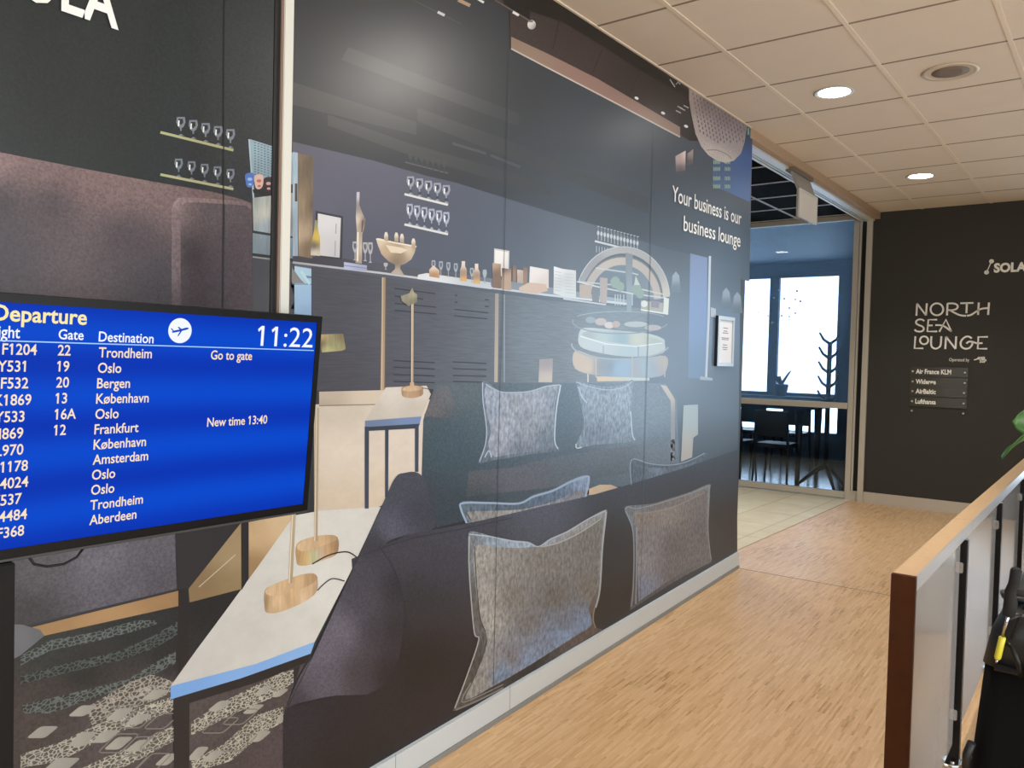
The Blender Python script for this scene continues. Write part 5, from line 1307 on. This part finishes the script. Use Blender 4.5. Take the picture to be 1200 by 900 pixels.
for a_, b_ in ((RLx0 + .004, 3.40), (3.47, 4.41), (4.48, 5.42), (5.49, 6.43)):
    m = MB(); m.prism([Vector((a_, .482, ramp_z(a_) + .09)), Vector((b_, .482, ramp_z(b_) + .09)), Vector((b_, .482, rail_top(b_) - .046)), Vector((a_, .482, rail_top(a_) - .046))], (0, .005, 0)); m.build('panel', M_RAILGLASS, rl)

# ================================================================== CART AND PLANT AT THE PICTURE'S RIGHT
def at(px, py, X): return on_x(px, py, X)
ct = thing('soft_cart', 'black soft-sided cart standing by the railing with a moulded tray top', 'cart', (2.25, 0, ramp_z(2.25)))
# body: rounded-corner fabric box, wider at the top
def rbox(x0, x1, y0, y1, z, r, n=5):
    out = []
    for cx_, cy_, a0 in ((x1 - r, y1 - r, 0), (x0 + r, y1 - r, 90), (x0 + r, y0 + r, 180), (x1 - r, y0 + r, 270)):
        for k in range(n + 1):
            a_ = math.radians(a0 + 90 * k / n); out.append(Vector((cx_ + r * math.cos(a_), cy_ + r * math.sin(a_), z)))
    return out
def loft(rings, name, mat, parent):
    m = MB(); vs_ = [[m.bm.verts.new(p) for p in r] for r in rings]
    for a_, b_ in zip(vs_, vs_[1:]):
        for k in range(len(a_)): f = m.bm.faces.new((a_[k], a_[(k + 1) % len(a_)], b_[(k + 1) % len(a_)], b_[k])); f.smooth = True
    m.bm.faces.new(vs_[0][::-1]); m.bm.faces.new(vs_[-1]); return m.build(name, mat, parent)
CX0, CX1, CY0 = 2.0, 2.52, -.26
zc = ramp_z(2.2); ztop = .855
loft([rbox(CX0 + .04, CX1 - .06, CY0 + .02, .235, zc + .07, .05), rbox(CX0 + .01, CX1 - .03, CY0, .258, .10, .05), rbox(CX0, CX1, CY0, .256, .45, .045), rbox(CX0, CX1, CY0, .232, .735, .04)], 'bag', 'cart_black', ct)
loft([rbox(CX0 - .006, CX1 + .006, CY0 - .006, .236, .735, .04), rbox(CX0 - .004, CX1 + .004, CY0, .222, .81, .04), rbox(CX0 + .004, CX1, CY0 + .01, .205, ztop - .008, .04), rbox(CX0 + .012, CX1 - .01, CY0 + .02, .195, ztop, .035), rbox(CX0 + .03, CX1 - .03, CY0 + .04, .175, ztop - .012, .03)], 'tray_top', 'cart_plastic', ct)
CY1 = .22
q = on_z(1199, 703, ztop - .004)
MB().lathe([(.042, 0), (.046, .012), (.036, .014), (.034, .002)], q, seg=24).build('cup_ring', 'cart_plastic', ct)
e0, e1 = Vector((CX0 - .006, .21, .738)), Vector((CX0 - .006, CY0 + .03, .728))
MB().tube([e0, e1], .009).build('hem', 'cart_plastic', ct)
for x, y in ((CX0 + .10, CY0 + .08), (CX1 - .12, CY0 + .08), (CX0 + .10, CY1 - .06), (CX1 - .12, CY1 - .06)):
    zz = ramp_z(x); MB().lathe([(.03, -.014), (.036, -.006), (.036, .006), (.03, .014)], (x, y, zz + .036), axis='y', seg=18).build('caster', 'rail_black', ct)
pA = on_x(1139, 870, CX0 - .004); pB = on_x(1132, 900, CX0 - .004)
MB().tube([pA, (pA + pB) / 2 + Vector((0, .004, 0)), pB], .009).build('strap_toggle', 'cart_plastic', ct)
# rod with foam grip and yellow tip hung at the rim
XR = CX0 - .05
R0, R1, R2, R3 = on_x(1191, 668, XR - .03), on_x(1182, 720, XR - .015), on_x(1175, 746, XR), on_x(1168.5, 773, XR)
rd = thing('yellow_tipped_rod', 'metal rod with black foam grip and bright yellow tip hooked on the cart rim', 'tool', tuple(R3))
g1 = R0.lerp(R1, .5) + Vector((.004, .004, 0))
MB().tube([R0 + (R0 - R1) * .04, R0, R0.lerp(R1, .3), g1, R0.lerp(R1, .75), R1, R1 + (R1 - R0) * .03], [.007, .0105, .010, .0105, .0125, .012, .008], 14).build('grip', 'grip_foam', rd)
MB().tube([R1, R2], .0034).build('shaft', 'chrome', rd)
MB().tube([R2, R2.lerp(R3, .05), R2.lerp(R3, .9), R3], [.005, .0068, .0068, .004], 12).build('tip', 'tip_yellow', rd)
MB().tube([R3, R3 + (R3 - R2) * .12], .0028).build('end_pin', 'chrome', rd)
hk = R1.lerp(R2, .25)
MB().tube([hk, hk + Vector((.02, -.02, .01)), on_x(1184, 748, CX0 - .022)], .004).build('hook', 'cart_plastic', rd)
tag(MB().tube([on_x(1180, 754, XR + .008), on_x(1186, 758, XR), on_x(1193, 776, XR), on_x(1197, 793, XR + .006)], .0055, 8).build('looped_cable', 'rail_black'), 'black cable curving down the cart beside the yellow-tipped rod', 'cable')
# potted plant beyond the cart, only two leaf tips reach into the picture
px_, py_ = 4.9, .10
pl_ = thing('potted_plant', 'broad-leaved green plant reaching in above the far handrail', 'plant', (px_, py_, ramp_z(px_)))
zf = ramp_z(px_)
MB().lathe([(.13, .0), (.15, .05), (.19, .34), (.195, .36), (.18, .36), (.17, .33)], (px_, py_, zf), seg=28).build('pot', 'pot_white', pl_)
MB().lathe([(.172, .325), (.10, .335), (.02, .34)], (px_, py_, zf), seg=24).build('soil', 'soil', pl_)
def leaf(base, tip, w, sag, roll=0.0):
    base, tip = Vector(base), Vector(tip); d = tip - base; side = d.cross(Vector((0, 0, 1))).normalized()
    side = Matrix.Rotation(roll, 3, d.normalized()) @ side; upv = side.cross(d).normalized()
    m = MB(); n_ = 12; rows = []
    for i in range(n_ + 1):
        t_ = i / n_; c_ = base + d * t_ + upv * (sag * 4 * t_ * (1 - t_)); hw = w * (math.sin(math.pi * min(1, t_ * .94 + .04)) ** .7) * (1 if t_ < 1 else 0.02)
        rows.append([m.bm.verts.new(c_ + side * hw * s + upv * (hw * .22 * s * s)) for s in (-1, -.5, 0, .5, 1)])
    for a_, b_ in zip(rows, rows[1:]):
        for k in range(4): f = m.bm.faces.new((a_[k], a_[k + 1], b_[k + 1], b_[k])); f.smooth = True
    lf = m.build('leaf', 'leaf_green', pl_); sm = lf.modifiers.new('thickness', 'SOLIDIFY'); sm.thickness = .0025
    st_ = MB().tube([Vector((px_, py_, zf + .33)), Vector((px_, py_, zf + .33)).lerp(base, .6) + Vector((0, 0, .08)), base], [.008, .006, .004]); st_.build('stem', 'leaf_green', pl_)
leaf(on_x(1240, 505, 4.95), on_x(1174, 538, 4.75), .085, .035, .5)
leaf(on_x(1262, 508, 4.95), on_x(1186, 494, 4.9), .11, .03, -1.1)
for a_, h, r in ((20, .95, .3), (80, 1.15, .22), (150, .9, .3), (215, 1.05, .32), (280, .85, .34), (330, 1.2, .2), (250, 1.3, .18)):
    b_ = Vector((px_ + .08 * math.cos(math.radians(a_)), py_ - .12 + .08 * math.sin(math.radians(a_)), zf + h - .12)); leaf(b_, b_ + Vector((r * math.cos(math.radians(a_)), r * math.sin(math.radians(a_)) * .5 - .06, .12)), .055, .03)
